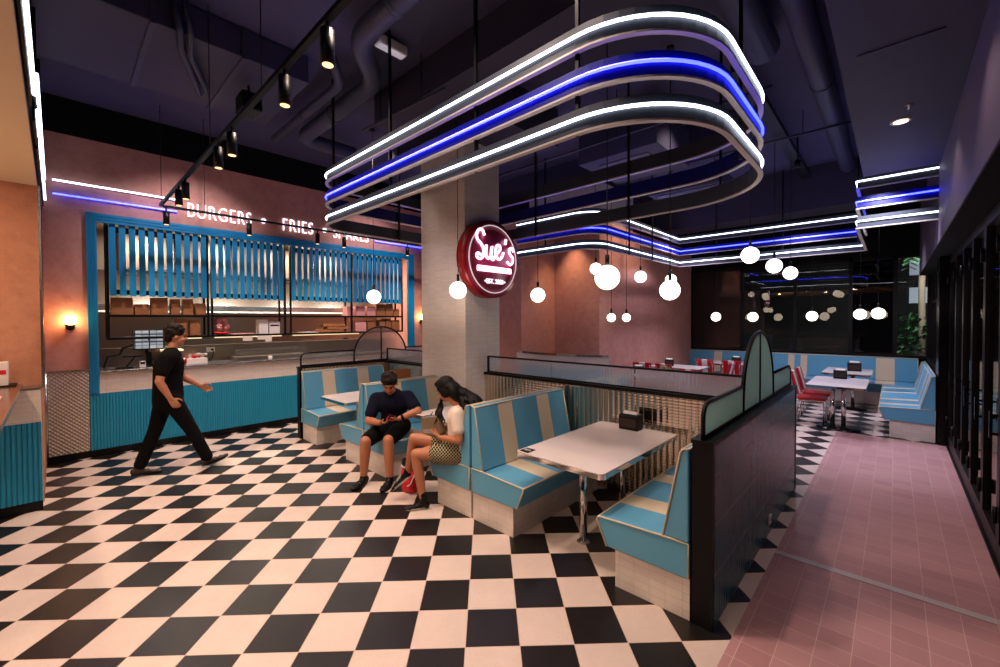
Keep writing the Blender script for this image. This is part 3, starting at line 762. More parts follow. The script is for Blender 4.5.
def duct(name, label, pts, r, cat='duct'):
    # round the corners
    P = [Vector(p) for p in pts]; out = [P[0]]
    for a, b, c in zip(P, P[1:], P[2:]):
        d1 = (a-b).normalized(); d2 = (c-b).normalized(); k = min(r*2.2, (a-b).length*.45, (c-b).length*.45)
        for i in range(7):
            t = i/6; out.append((b+d1*k)*(1-t)**2+b*2*t*(1-t)+(b+d2*k)*t*t)
    out.append(P[-1])
    o = thing(name, label, cat)
    MB().tube(out, r, 16).build('pipe', 'duct', o)
    for a, b in zip(P, P[1:]):
        d = (b-a).normalized(); L = (b-a).length
        if L > 1: MB().cyl(a+d*L*.5-d*.03, a+d*L*.5+d*.03, r*1.07, 16).build('collar', 'duct', o)
duct('round_duct', 'thick round black duct bending above the track light', [(-2.4, 2.0, 4.48), (-3.72, 2.0, 4.48), (-4.25, 2.5, 4.48), (-6.3, 2.5, 4.48), (-6.3, 3.3, 4.48)], .10)
duct('round_duct', 'thinner round duct beside the thick bent duct above the track light', [(-4.3, 2.0, 4.6), (-4.55, 2.24, 4.48), (-6.6, 2.24, 4.48)], .055)
duct('round_duct', 'long round duct running along the corridor soffit edge', [(-.62, 2.4, 4.52), (-.62, 9.7, 4.52)], .11)
duct('round_duct', 'large short duct at the top near the corridor soffit', [(-.98, 2.2, 4.52), (-.98, 4.9, 4.52)], .15)
o = thing('cable_tray', 'dark cable tray full of cables beside the corridor duct', 'cable tray')
MB().box(-1.3, -1.15, 5.0, 9.7, 4.45, 4.47).box(-1.3, -1.29, 5.0, 9.7, 4.47, 4.53).box(-1.16, -1.15, 5.0, 9.7, 4.47, 4.53).build('tray', 'black', o)
for k in range(4): MB().tube([(-1.26+.025*k, 5.0+i*.46, 4.483+.008*math.sin(i*2+k)) for i in range(11)], .011, 6).build('cable', 'duct', o)
o = thing('box_duct', 'big rectangular duct crossing the ceiling at the upper left', 'duct')
MB().box(-6.1, -4.7, -.1, 1.95, 4.42, 4.71).build('casing', 'soffit', o, bevel=.01)
for yy in (.6, 1.3): MB().box(-6.115, -4.685, yy, yy+.04, 4.405, 4.7).build('flange', 'duct', o)
o = thing('box_duct', 'rectangular duct box above the ring canopy near the column', 'duct')
MB().box(-3.2, -2.1, 5.0, 6.1, 3.95, 4.45).build('casing', 'soffit', o, bevel=.01); MB().box(-3.0, -2.3, 5.2, 5.9, 3.94, 3.95).build('grille', 'duct', o)
o = thing('air_conditioner', 'flat cassette unit hanging above the far side of the ring canopy', 'air conditioner', (-2.6, 7.6, 4.0))
MB().box(-.6, .6, -.35, .35, 0, .22).build('casing', 'slab', o, bevel=.02); MB().box(-.5, .5, -.25, .25, -.012, 0).build('grille', 'duct', o)
for k, (x, y) in enumerate(((-.48, -.3), (.48, -.3), (-.48, .3), (.48, .3))): MB().cyl((x, y, .22), (x, y, .715), .006, 6).build('rod', 'black', o)
o = thing('cable_bundle', 'bundle of dark cables drooping under the rectangular duct', 'cable')
MB().tube([(-4.62, .75, 4.70), (-4.66, .8, 4.42), (-4.9, .85, 4.375), (-5.3, 1.0, 4.37), (-5.7, 1.15, 4.375)], .03, 8).tube([(-4.60, .82, 4.70), (-4.64, .88, 4.40), (-4.95, .93, 4.37), (-5.6, 1.2, 4.375)], .025, 8).build('cables', 'duct', o)
for nm, lb, pts in (('conduit', 'thin conduit running above the track towards the emergency light', [(-4.9, 2.7, 4.22), (-3.4, 2.8, 4.22)]),
                    ('conduit', 'thin sprinkler pipe crossing behind the ring canopy', [(-7.6, 4.9, 4.12), (-.9, 4.9, 4.12)]),
                    ('conduit', 'thin pipe crossing the ceiling near the cable tray', [(-2.6, 7.2, 4.4), (-.4, 7.2, 4.4)])):
    o = thing(nm, lb, 'pipe'); MB().tube(pts, .016, 8).build('pipe', 'duct', o)
    for k in (.25, .75):
        q = Vector(pts[0]).lerp(Vector(pts[1]), k); MB().cyl(q, (q.x, q.y, 4.72), .006, 6).build('hanger', 'black', o)
em = thing('emergency_light', 'white emergency light box on the ceiling beyond the bent duct', 'light', (-3.78, 2.40, 4.6), 0)
MB().box(-.055, .055, -.17, .17, -.02, .08).build('casing', 'plastic', em, bevel=.015); MB().box(-.045, .045, -.15, .15, -.024, -.02).build('lens', 'emergency', em)
MB().cyl((0, 0, .08), (0, 0, .12), .02, 8).build('mount', 'black', em)
sp = thing('ceiling_speaker', 'black box loudspeaker hanging above the track light', 'loudspeaker', (-5.2, 1.5, 4.11))
MB().prism([(-.15, 0), (.15, 0), (.11, .2), (-.11, .2)], 'y', -.1, .1).build('cabinet', 'black', sp, bevel=.02); MB().box(-.1, .1, -.102, -.1, .03, .17).build('grille', 'blackcloth', sp); MB().cyl((0, 0, .2), (0, 0, .30), .015, 8).build('bracket', 'black', sp)
for k, (x, y) in enumerate(((-1.35, 6.6), (-1.15, 8.2))):
    o = thing('ceiling_spotlight', ('small black ceiling spot nearer the ring canopy', 'small black ceiling spot farther along, above the back neon')[k], 'spotlight', (x, y, 4.25), 0, 'small black ceiling spots')
    MB().cyl((0, 0, 0), (0, 0, .1), .045, 14).build('body', 'black', o); MB().cyl((0, 0, .1), (0, 0, .47), .012, 8).build('stem', 'black', o)
dl = thing('recessed_downlight', 'lit round downlight in the dark corridor ceiling', 'downlight', (.03, 5.33, 3.62))
MB().lathe([(.052, 0), (.075, 0), (.075, -.006), (.052, -.004)], seg=24).build('trim_ring', 'plastic', dl); MB().cyl((0, 0, -.004), (0, 0, -.008), .052, 24).build('lens', 'downlight', dl)
o = thing('sprinkler_head', 'small chrome sprinkler in the corridor ceiling beside the lit downlight', 'sprinkler', (.08, 4.98, 3.62))
MB().lathe([(.03, 0), (.03, -.006), (.012, -.01), (.012, -.03)], seg=16).build('body', 'chrome', o); MB().cyl((0, 0, -.03), (0, 0, -.034), .018, 12).build('deflector', 'chrome', o)

# ------------------------------------------------------------------ round sign on the column
sg = thing('round_sign', 'round red neon sign reading Sue\'s, mounted on the side of the tiled column', 'sign', (-4.1, 4.06, 2.635))
def disc(x0, x1, r, seg=48): return MB().cyl((x0, 0, 0), (x1, 0, 0), r, seg)
disc(.0, .155, .52).build('drum', 'redsign', sg)
disc(.155, .16, .49).build('face', 'signface', sg)
MB().tube([(.168, .452*math.cos(2*PI*i/64), .452*math.sin(2*PI*i/64)) for i in range(64)], .008, 8, True).build('outer_ring', 'ring', sg)
MB().tube([(.165, .40*math.cos(2*PI*i/64), .40*math.sin(2*PI*i/64)) for i in range(64)], .006, 8, True).build('inner_ring', 'redsign', sg)
def smooth(pts, n=6):
    P = [Vector(p) for p in pts]; P = [P[0]*2-P[1]]+P+[P[-1]*2-P[-2]]; out = []
    for i in range(1, len(P)-2):
        for k in range(n):
            t = k/n; a, b, c, d = P[i-1], P[i], P[i+1], P[i+2]
            out.append(.5*((2*b)+(c-a)*t+(2*a-5*b+4*c-d)*t*t+(3*b-a-3*c+d)*t**3))
    return out+[P[-2]]
# script letters in (y, z) on the face
S_ = [(-.21, .33), (-.25, .40), (-.32, .40), (-.37, .33), (-.35, .25), (-.28, .20), (-.23, .12), (-.24, .02), (-.31, -.02), (-.37, .01), (-.35, .06), (-.27, .04), (-.21, .09)]
u_ = [(-.21, .09), (-.17, .19), (-.18, .06), (-.14, .0), (-.08, .05), (-.05, .19), (-.07, .04), (-.03, -.01), (.02, .05)]
e_ = [(.02, .05), (.07, .10), (.13, .16), (.11, .22), (.05, .20), (.03, .10), (.07, .02), (.14, .02), (.21, .12)]
q_ = [(.265, .33), (.25, .25)]
s_ = [(.44, .16), (.40, .21), (.34, .18), (.36, .11), (.42, .06), (.41, -.02), (.35, -.05), (.29, -.01)]
nm = MB()
for l in (S_, u_, e_, q_, s_): nm.tube([(.178, p.x, p.y) for p in smooth([(a*.88, b*.9-.0, 0) for a, b in l])], .0165, 8)
nm.build('script_neon', 'neonpink', sg)
nm = MB(); nm.box(.168, .185, -.32, .34, -.175, -.10); nm.build('light_bar', 'neonpink', sg, bevel=.01)
text_mesh('small_lettering', '\u2022EST. 2021\u2022', .085, (.163, .03, -.325), FACE_X, 'letters', sg, align='CENTER', depth=.004, offset=.002)

# ------------------------------------------------------------------ pendants
def make_pendant(z, label, top=4.72, r=.105):
    o = thing('globe_pendant', label, 'pendant light', (0, 0, 0), 0, 'opal globe pendants')
    MB().sphere((0, 0, 0), r, 28, 18).build('globe', 'globe', o)
    MB().cyl((0, 0, r*.96), (0, 0, r+.09), .018, 12).build('holder', 'black', o)
    c = MB().cyl((0, 0, r+.09), (0, 0, top-z), .0045, 6).build('cord', 'black', o)
    MB().cyl((0, 0, top-z-.03), (0, 0, top-z), .04, 16).build('ceiling_rose', 'black', o)
    o.location = (0, 0, z); return o
PD = [(-5.79, 3.34, 2.18, 'globe pendant over the booth table nearest the serving hatch'), (-3.93, 3.42, 2.19, 'globe pendant in front of the column beside the round sign'),
      (-3.81, 4.86, 2.18, 'globe pendant right of the round red sign'), (-3.95, 6.74, 2.74, 'smaller globe partly behind the biggest globe above the striped booth'),
      (-1.80, 3.26, 2.18, 'biggest globe pendant, over the empty booth table'), (-3.36, 7.3, 2.59, 'lone globe pendant between the two big booth globes'),
      (-3.82, 7.07, 1.852, 'left one of two small low globes against the pink wall'), (-3.75, 7.53, 1.852, 'right one of two small low globes against the pink wall'),
      (-3.19, 8.28, 2.59, 'small globe peeking out behind the globe over the rear booth'), (-1.76, 4.54, 2.13, 'globe pendant over the rear booth right of the pink corner'),
      (-1.36, 6.16, 2.64, 'nearest and largest of three high globes by the back window'), (-1.30, 7.31, 2.60, 'middle one of three high globes in a line by the back window'),
      (-1.27, 8.44, 2.58, 'farthest of three high globes in a line by the back window'), (-3.1, 10.82, 1.87, 'low window globe nearest the pink wall'),
      (-2.36, 10.97, 1.86, 'low window globe just above the arched glass tip'), (-1.3, 11.28, 1.87, 'low window globe in the middle of the window row'),
      (-.51, 11.34, 1.90, 'low window globe left of the one by the greenery'), (-.22, 10.79, 1.91, 'low window globe nearest the greenery and the corner bench')]
for x, y, z, l in PD:
    o = make_pendant(z, l, r=.078 if 'small low' in l else .105); o.location = (x, y, z)
# pendants are built from one mesh kind each so cords reach the ceiling from their own height

# ------------------------------------------------------------------ booths
J = [-6.66, -4.73, -2.80, -.868]
Y0, Y1 = 2.57, 3.95
STR = [.0, .33, .55, .93, 1.14]
def make_bench(L, label, stripes=None, plinth='mosaic', flush=False):
    """local frame: x = out from the back, y = along the bench, z up; front end at y=0"""
    root = thing('booth_bench', label, 'bench', (0, 0, 0), 0, 'striped vinyl booth benches')
    stripes = stripes or [(.30, .50), (.89, 1.09)]
    seat = [(.012, .255), (.555, .26), (.628, .43), (.615, .452), (.16, .472), (.012, .472)]
    back = [(.012, .476), (.166, .476), (.058, 1.02), (.045, 1.035), (.014, 1.04)]
    cuts = [0]
    for a, b in stripes:
        if b < L: cuts += [a, b]
    cuts += [L]
    def strip_mesh(poly, faces):
        m = MB(); n = len(poly)
        for i, (a, b) in enumerate(zip(cuts, cuts[1:])):
            vs = [(p[0], a, p[1]) for p in poly]+[(p[0], b, p[1]) for p in poly]
            for k in range(n):
                k2 = (k+1) % n
                m.add([vs[k], vs[k2], vs[k2+n], vs[k+n]], [(0, 1, 2, 3)], 1 if (i % 2 and k in faces) else 0)
        m.add([(p[0], 0, p[1]) for p in poly], [tuple(range(n))]); m.add([(p[0], L, p[1]) for p in poly], [tuple(range(n))])
        return m
    s = strip_mesh(seat, (3,)).build('seat', ['blue', 'cream'], root); b = strip_mesh(back, (1,)).build('backrest', ['blue', 'cream'], root)
    for o in (s, b):
        bm = bmesh.new(); bm.from_mesh(o.data); bmesh.ops.remove_doubles(bm, verts=bm.verts, dist=1e-5); bmesh.ops.recalc_face_normals(bm, faces=bm.faces); bm.to_mesh(o.data); bm.free()
        bv = o.modifiers.new('bevel', 'BEVEL'); bv.width = .01; bv.segments = 2; bv.limit_method = 'ANGLE'; bv.angle_limit = .5
    r = .006
    pm = MB(); pm.tube([(x, -.001, z) for x, z in ((.555, .262), (.628, .432), (.615, .452), (.16, .473), (.014, .473), (.014, .262))], r, 6)
    pm.tube([(.622, 0, .446), (.622, L, .446)], r, 6); pm.build('piping', 'piping', s)
    pm = MB(); pm.tube([(x, -.001, z) for x, z in ((.166, .478), (.06, 1.02), (.045, 1.037), (.014, 1.042))], r, 6)
    pm.tube([(.055, 0, 1.03), (.055, L, 1.03)], r, 6).tube([(.014, 0, 1.042), (.014, L, 1.042)], r, 6).tube([(.166, L, .478), (.06, L, 1.02)], r, 6); pm.build('piping', 'piping', b)
    MB().box(.012, .50, .02, L, 0, .256).build('plinth', plinth, root)
    return root
LN = Y1-Y0
def bench_at(proto, joint, facing, y0, L, label):
    o = proto if proto['label'] == label else dup(proto, (0, 0, 0), label=label)
    if facing > 0: o.location = (joint+.002, y0, 0); o.rotation_euler = (0, 0, 0)
    else: o.scale = (-1, 1, 1); o.location = (joint-.002, y0, 0)
    return o
lab = {'n1': 'striped bench left of the empty booth table, its stripes facing the table', 'r': 'striped bench right of the empty booth table, against the dark tiled divider',
       'n2': 'striped bench the woman in the plaid skirt sits on', 'n3': 'striped bench the man in the navy shirt sits on',
       'n4': 'striped bench back to back with the seated man\'s bench', 'n5': 'striped bench under the arched glass screen nearest the hatch'}
def bench(joint, facing, L, label, y0=Y0, mirror_y=False):
    o = make_bench(L, label)
    sx = 1 if facing > 0 else -1
    for c in [o]+kids(o)+[g for k in kids(o) for g in kids(k)]:
        if c.type != 'MESH': continue
        for v in c.data.vertices:
            v.co.x *= sx
            if mirror_y: v.co.y *= -1
        if (sx < 0) != mirror_y: c.data.flip_normals()
    o.location = (joint+.002*sx, y0, 0)
    return o
bench(J[2], 1, LN, lab['n1']); bench(J[3], -1, LN, lab['r']); bench(J[2], -1, LN, lab['n2'])
bench(J[1], 1, 1.10, lab['n3']); bench(J[1], -1, 1.10, lab['n4']); bench(J[0]+.03, 1, LN, lab['n5'])
# mirrored booths behind the steel partition
RY = 5.52
bench(J[2], 1, LN, 'rear striped bench right of the rear joint, seen through the reeded glass', RY, True)
bench(J[3], -1, LN, 'rear striped bench against the dark tiled divider, behind the steel partition', RY, True)
bench(J[2], -1, LN, 'rear striped bench nearest the column, seen through the reeded glass', RY, True)

def make_table(L, W, label, loc, legs, name='booth_table', bases=False, gp='white diner tables with steel edge'):
    o = thing(name, label, 'table', loc, 0, gp)
    def rr(w, l, r, n=5):
        p = []
        for cx, cy, a in ((w-r, r, -PI/2), (w-r, l-r, 0), (r, l-r, PI/2), (r, r, PI)):
            p += [(cx+r*math.cos(a+PI/2*i/n), cy+r*math.sin(a+PI/2*i/n)) for i in range(n+1)]
        return p
    top = MB().prism(rr(W, L, .03), 'z', .708, .75).build('table_top', 'white', o)
    MB().sweep(rr(W+.006, L+.006, .033), [(-.0, .71), (.004, .71), (.004, .746), (-.0, .746)], True).build('edge_band', 'chrome', top).location = (-.003, -.003, 0)
    for x, y in legs:
        MB().cyl((x, y, .012), (x, y, .708), .032, 20).build('leg', 'chrome', o)
        if bases: MB().lathe([(.22, 0), (.22, .012), (.05, .03), (.04, .04)], (x, y, 0), 28).build('base', 'blacksheen', o)
        else: MB().lathe([(.055, 0), (.055, .006), (.035, .016)], (x, y, 0), 20).build('base', 'chrome', o)
        MB().box(x-.06, x+.06, y-.06, y+.06, .70, .708).build('bracket', 'black', o)
    return o
make_table(1.37, .79, 'empty white booth table with a black napkin dispenser at its wall end', (-2.24, 2.56, 0), ((.40, .38), (.40, 1.05)))
make_table(.82, .79, 'white booth table between the seated man and woman', (-4.03, 2.80, 0), ((.40, .2), (.40, .62)))
make_table(1.35, .75, 'white booth table nearest the serving hatch, under the arched screen', (-5.92, 2.56, 0), ((.38, .38), (.38, 1.0)))
make_table(1.3, .79, 'white rear booth table hidden behind the steel partition', (-2.24, 4.2, 0), ((.40, .3), (.40, 1.0)))

def dispenser(x, y, z, rz, label, s=1):
    o = thing('napkin_dispenser', label, 'napkin dispenser', (x, y, z), rz, 'black napkin dispensers')
    m = MB(); m.prism([(-.062*s, 0), (.062*s, 0), (.066*s, .02), (.066*s, .13*s), (.05*s, .15*s), (-.05*s, .15*s), (-.066*s, .13*s), (-.066*s, .02)], 'x', -.095*s, .095*s); m.build('casing', 'black', o, bevel=.006)
    MB().box(-.08*s, .08*s, -.068*s, -.0665*s, .03*s, .11*s).build('face_plate', 'bronze', o)
    m = MB(); m.add([(-.07*s, -.03*s, .148*s), (.07*s, -.03*s, .148*s), (.065*s, .0, .172*s), (-.06*s, .0, .178*s), (-.07*s, .03*s, .148*s), (.07*s, .03*s, .148*s)], [(0, 1, 2, 3), (3, 2, 5, 4), (0, 3, 4), (1, 5, 2), (0, 4, 5, 1)]); m.build('napkins', 'paper', o)
    return o
dispenser(-1.86, 3.83, .751, 0, 'black napkin dispenser on the empty booth table against the steel partition')
cd = thing('table_card', 'small black card with scribbled white writing on the empty booth table corner', 'card', (-2.175, 2.63, .7505))
MB().box(-.045, .045, -.05, .05, 0, .003).build('card', 'blacksheen', cd)
MB().tube([(-.03, -.01, .004), (-.02, .02, .004), (-.01, -.015, .004), (0, .02, .004), (.01, -.01, .004), (.02, .018, .004), (.03, -.01, .004)], .003, 5).build('writing', 'paper', cd)

# partitions
BX = -.865
dv = thing('tiled_divider', 'low divider of dark glazed tiles with a black end post beside the corridor', 'divider', (0, 0, 0))
MB().box(-.862, -.756, 2.62, 5.38, 0, 1.085).build('tiled_wall', 'darktile', dv)
MB().box(-.866, -.752, 2.58, 2.62, 0, 1.085).build('end_post', 'black', dv)
MB().box(-.866, -.752, 5.38, 5.42, 0, 1.085).build('end_post', 'black', dv)
MB().box(-.872, -.746, 2.572, 5.428, 1.085, 1.108).build('cap', 'black', dv)
ou = thing('wall_outlet', 'small white power outlet low on the dark tiled divider', 'outlet', (-.755, 4.11, .085))
MB().box(0, .012, -.045, .045, 0, .075).build('plate', 'plastic', ou, bevel=.004); MB().box(.012, .014, -.02, -.005, .03, .045).box(.012, .014, .005, .02, .03, .045).build('sockets', 'black', ou)
def arched_screen(x, label, pane_mat):
    o = thing('glass_screen', label, 'glass screen', (x, 0, 0))
    B, yl, yr = 1.108, 2.60, 5.40
    rb = .0135
    low = 1.318; R = .09
    f = MB()
    f.tube([(0, yl, B), (0, yl, low-R)]+[(0, yl+R-R*math.cos(PI/2*i/6), low-R+R*math.sin(PI/2*i/6)) for i in range(1, 7)]+[(0, 3.48, low)], rb, 8)
    f.tube([(0, 4.52, low), (0, yr-R, low)]+[(0, yr-R+R*math.sin(PI/2*i/6), low-R+R*math.cos(PI/2*i/6)) for i in range(1, 7)]+[(0, yr, B)], rb, 8)
    f.tube([(0, yl, B+.012), (0, yr, B+.012)], rb, 8)
    arch = [(4.0-.52*math.cos(PI*i/24), 1.205+.505*math.sin(PI*i/24)) for i in range(25)]
    f.tube([(0, 3.48, B)]+[(0, a, b) for a, b in arch]+[(0, 4.52, B)], rb*1.15, 8)
    f.cyl((0, 4.0, B), (0, 4.0, 1.71), rb, 8)
    f.build('frame', 'black', o)
    t = .004
    def pn(poly): MB().prism(poly, 'x', -t, t).build('pane', pane_mat, o)
    pn([(yl+.012, B+.02), (3.47, B+.02), (3.47, low-.012)]+[(yl+.012+.078*(1-math.sin(PI/2*i/5)), low-.09+.078*math.cos(PI/2*i/5)*1.0) for i in range(6)])
    pn([(4.53, B+.02), (yr-.012, B+.02), (yr-.012, low-.09), (yr-.035, low-.035), (yr-.09, low-.012), (4.53, low-.012)])
    pn([(3.49, B+.02), (3.99, B+.02), (3.99, 1.70)]+[(a+.006, b-.012) for a, b in arch[11:0:-1]])
    pn([(4.01, B+.02), (4.51, B+.02)]+[(a-.006, b-.012) for a, b in arch[23:12:-1]]+[(4.01, 1.70)])
arched_screen(-.812, 'frosted glass screen with a pointed arch on top of the dark tiled divider', 'frosted')
arched_screen(-6.70, 'clear arched glass screen standing behind the bench nearest the serving hatch', 'clearish')
o = thing('booth_end_wall', 'steel faced low wall under the arched screen nearest the serving hatch', 'divider')
MB().box(-6.74, -6.66, 2.6, 5.4, 0, 1.08).build('panel', 'perf', o); MB().box(-6.75, -6.65, 2.56, 2.6, 0, 1.09).build('end_post', 'black', o); MB().box(-6.75, -6.65, 2.55, 5.41, 1.08, 1.108).build('cap', 'black', o)
def back_wall(x0, x1, label, glabel, post=True):
    o = thing('steel_partition', label, 'divider')
    MB().box(x0, x1, 4.04, 4.12, 0, 1.075).build('panel', 'perf', o); MB().box(x0, x1, 4.02, 4.14, 1.075, 1.108).build('cap', 'black', o)
    g = thing('reeded_screen', glabel, 'glass screen')
    f = MB(); f.box(x0+.02, x0+.045, 4.068, 4.092, 1.108, 1.33).box(x0+.045, x1, 4.068, 4.092, 1.31, 1.33).box(x0+.045, x1, 4.068, 4.092, 1.108, 1.122).build('frame', 'black', g)
    n = 3 if x1-x0 > 2 else 1; w = (x1-x0-.06)/n
    for i in range(n):
        MB().box(x0+.05+i*w+.004, x0+.045+(i+1)*w-.004, 4.076, 4.084, 1.122, 1.31).build('pane', 'reeded', g)
back_wall(-4.095, -.87, 'perforated steel partition behind the empty booth table', 'reeded glass screen on the perforated partition behind the empty booth table')
back_wall(-6.655, -5.055, 'perforated steel partition left of the tiled column', 'reeded glass screen left of the tiled column')
o = thing('takeaway_bag', 'brown kraft bag standing at the wall end of the booth table under the arched screen', 'bag', (-5.68, 3.72, .752))
bag_mesh(.30, .16, .30, .02).build('body', 'kraft', o, bevel=.004)

# ------------------------------------------------------------------ dining zone at the back
bz = [(.25, .42), (.58, .75), (1.1, 1.4), (2.2, 2.37), (2.5, 2.67)]
lb = make_bench(3.0, 'long striped corner bench along the folding door side, beside the white tables', [(.30, .46), (.82, 1.0), (1.75, 1.9), (2.4, 2.55)])
for c in kids(lb)+[g for k in kids(lb) for g in kids(k)]:
    for v in c.data.vertices: v.co.x *= -1; v.co.z *= .93 if v.co.z > .5 else 1
    c.data.flip_normals()
lb.location = (.462, 8.72, 0)
fb = make_bench(4.55, 'long striped bench along the back window', [(.62, .82), (1.5, 1.7), (2.3, 2.43), (2.55, 2.68), (3.9, 4.2)])
for c in kids(fb)+[g for k in kids(fb) for g in kids(k)]:
    for v in c.data.vertices: v.co.z *= .93 if v.co.z > .5 else 1
fb.rotation_euler = (0, 0, -PI/2); fb.location = (-4.18, 12.37, 0)
make_table(1.35, .75, 'white table near the corridor with two red chairs', (-1.05, 8.38, 0), ((.32, .45), (.46, .45)), 'dining_table', True)
make_table(1.25, .75, 'white table in the window corner, behind the corridor table', (-1.05, 10.45, 0), ((.32, .5), (.46, .5)), 'dining_table', True)
make_table(.8, 1.2, 'white table by the window bench, behind the arched glass', (-3.45, 10.9, 0), ((.35, .4), (.85, .4)), 'dining_table', True)
make_table(.75, 1.1, 'white table against the far pink wall', (-4.1, 9.3, 0), ((.35, .38), (.75, .38)), 'dining_table', True)
make_table(.75, 1.1, 'white table in front of the far pink wall, nearer the curved banquette', (-3.9, 7.55, 0), ((.35, .38), (.75, .38)), 'dining_table', True)
dispenser(-.69, 9.55, .751, .1, 'black napkin dispenser on the corridor table')
dispenser(-.58, 11.1, .751, .1, 'black napkin dispenser with tall napkins on the window corner table', 1.15)
dispenser(-3.75, 9.65, .751, .3, 'black napkin dispenser on the table against the far pink wall')
dispenser(-3.65, 7.85, .751, .3, 'black napkin dispenser nearest the curved banquette')
dispenser(-2.75, 11.2, .751, .1, 'dark napkin dispenser on the window table behind the arched glass')
def make_chair(x, y, rz, label):
    o = thing('diner_chair', label, 'chair', (x, y, 0), rz, 'red diner chairs with chrome legs')
    MB().prism([(-.2, -.19), (.17, -.2), (.2, -.17), (.2, .17), (.17, .2), (-.2, .19)], 'z', .42, .47).build('seat', 'red', o, bevel=.015)
    b = MB(); n = 10
    for (y0, y1, mi) in ((-.19, -.06, 0), (-.06, .06, 1), (.06, .19, 0)):
        pts = [(-.215-.10*t, .50+.40*t) for t in [i/n for i in range(n+1)]]
        poly = pts+[(p[0]+.04, p[1]) for p in pts[::-1]]
        b.prism(poly, 'y', y0, y1, mi)
    b.build('backrest', ['red', 'paper'], o, bevel=.012)
    MB().tube([(.17, -.17, .02), (.17, -.17, .40), (-.18, -.17, .41), (-.24, -.17, .55), (-.30, -.16, .86)], .012, 8).build('frame_side', 'chrome', o)
    MB().tube([(.17, .17, .02), (.17, .17, .40), (-.18, .17, .41), (-.24, .17, .55), (-.30, .16, .86)], .012, 8).build('frame_side', 'chrome', o)
    for s in (-1, 1): MB().cyl((-.17, s*.17, .41), (-.22, s*.18, .0), .012, 8).cyl((-.22, s*.18, 0), (-.22, s*.18, .015), .016, 8).build('rear_leg', 'chrome', o)
    for s in (-1, 1): MB().cyl((.17, s*.17, 0), (.17, s*.17, .03), .016, 8).build('foot', 'black', o)
for x, y, rz, l in ((-1.02, 9.0, 0, 'red diner chair nearest the dark divider, at the corridor table'), (-1.02, 9.62, 0, 'second red diner chair, at the far end of the corridor table'),
                    (-3.15, 10.45, PI/2, 'red chair with white stripe at the window table, near side left'), (-2.6, 10.45, PI/2, 'red chair with white stripe at the window table, right beside the arched glass'),
                    (-4.0, 8.85, PI/2+.3, 'red chair at the table against the far pink wall'), (-3.4, 8.85, PI/2-.2, 'second red chair at the table against the far pink wall'), (-2.75, 9.7, PI, 'red chair facing the far pink wall table from its end')):
    make_chair(x, y, rz, l)
# curved banquette behind the rear booths
cb = thing('curved_banquette', 'curved white banquette back with steel cap beyond the reeded glass', 'banquette')
arc = [(-4.55-1.0*math.cos(.15+PI*.62*i/20)*1.25, 6.85-.85*math.sin(.15+PI*.62*i/20)*1.0) for i in range(21)]
arc = [(-5.25+1.85*i/20, 5.98+.35*(i/20-.45)**2*2.2) for i in range(21)]
MB().sweep(arc, [(0, 1.0), (.07, 1.0), (.07, 1.2), (0, 1.2)]).build('top_panel', 'white', cb); MB().sweep(arc, [(0, 0), (.07, 0), (.07, 1.0), (0, 1.0)]).build('back', 'blue', cb); MB().sweep(arc, [(-.015, 1.2), (.085, 1.2), (.085, 1.235), (-.015, 1.235)]).build('cap', 'chrome', cb)
MB().sweep([(x, y+.08) for x, y in arc], [(-.4, 0), (0, 0), (0, .46), (-.4, .46)]).build('seat', 'blue', cb); MB().sweep([(x, y+.01) for x, y in arc], [(-.06, .46), (0, .46), (0, 1.19), (-.06, 1.19)]).build('backrest', 'blue', cb)
o = thing('low_frame', 'thin black rectangular frame standing beyond the curved banquette', 'frame', (-4.9, 7.0, 0))
MB().box(-.28, .3, -.01, .01, 1.09, 1.11).box(-.28, -.26, -.01, .01, 0, 1.11).box(.28, .3, -.01, .01, 0, 1.11).build('rails', 'black', o); MB().box(-.28, .3, -.15, .15, 0, .015).build('foot', 'black', o)
o = thing('salad_bowl', 'olive green heap in a low bowl behind the steel partition', 'bowl', (-3.15, 7.9, .751)); MB().lathe([(.08, 0), (.16, .06), (.17, .09), (.15, .09), (.06, .02)], seg=20).build('dish', 'wood', o)
m = MB()
for k in range(40):
    a = random.uniform(0, 2*PI); r = random.uniform(0, .13); m.sphere((r*math.cos(a), r*math.sin(a), .09+.07*(1-r/.14)), .03, 6, 5)
m.build('greens', plain('olive_leaves', srgb(120, 100, 40), .7, var=.4), o)['kind'] = 'stuff'

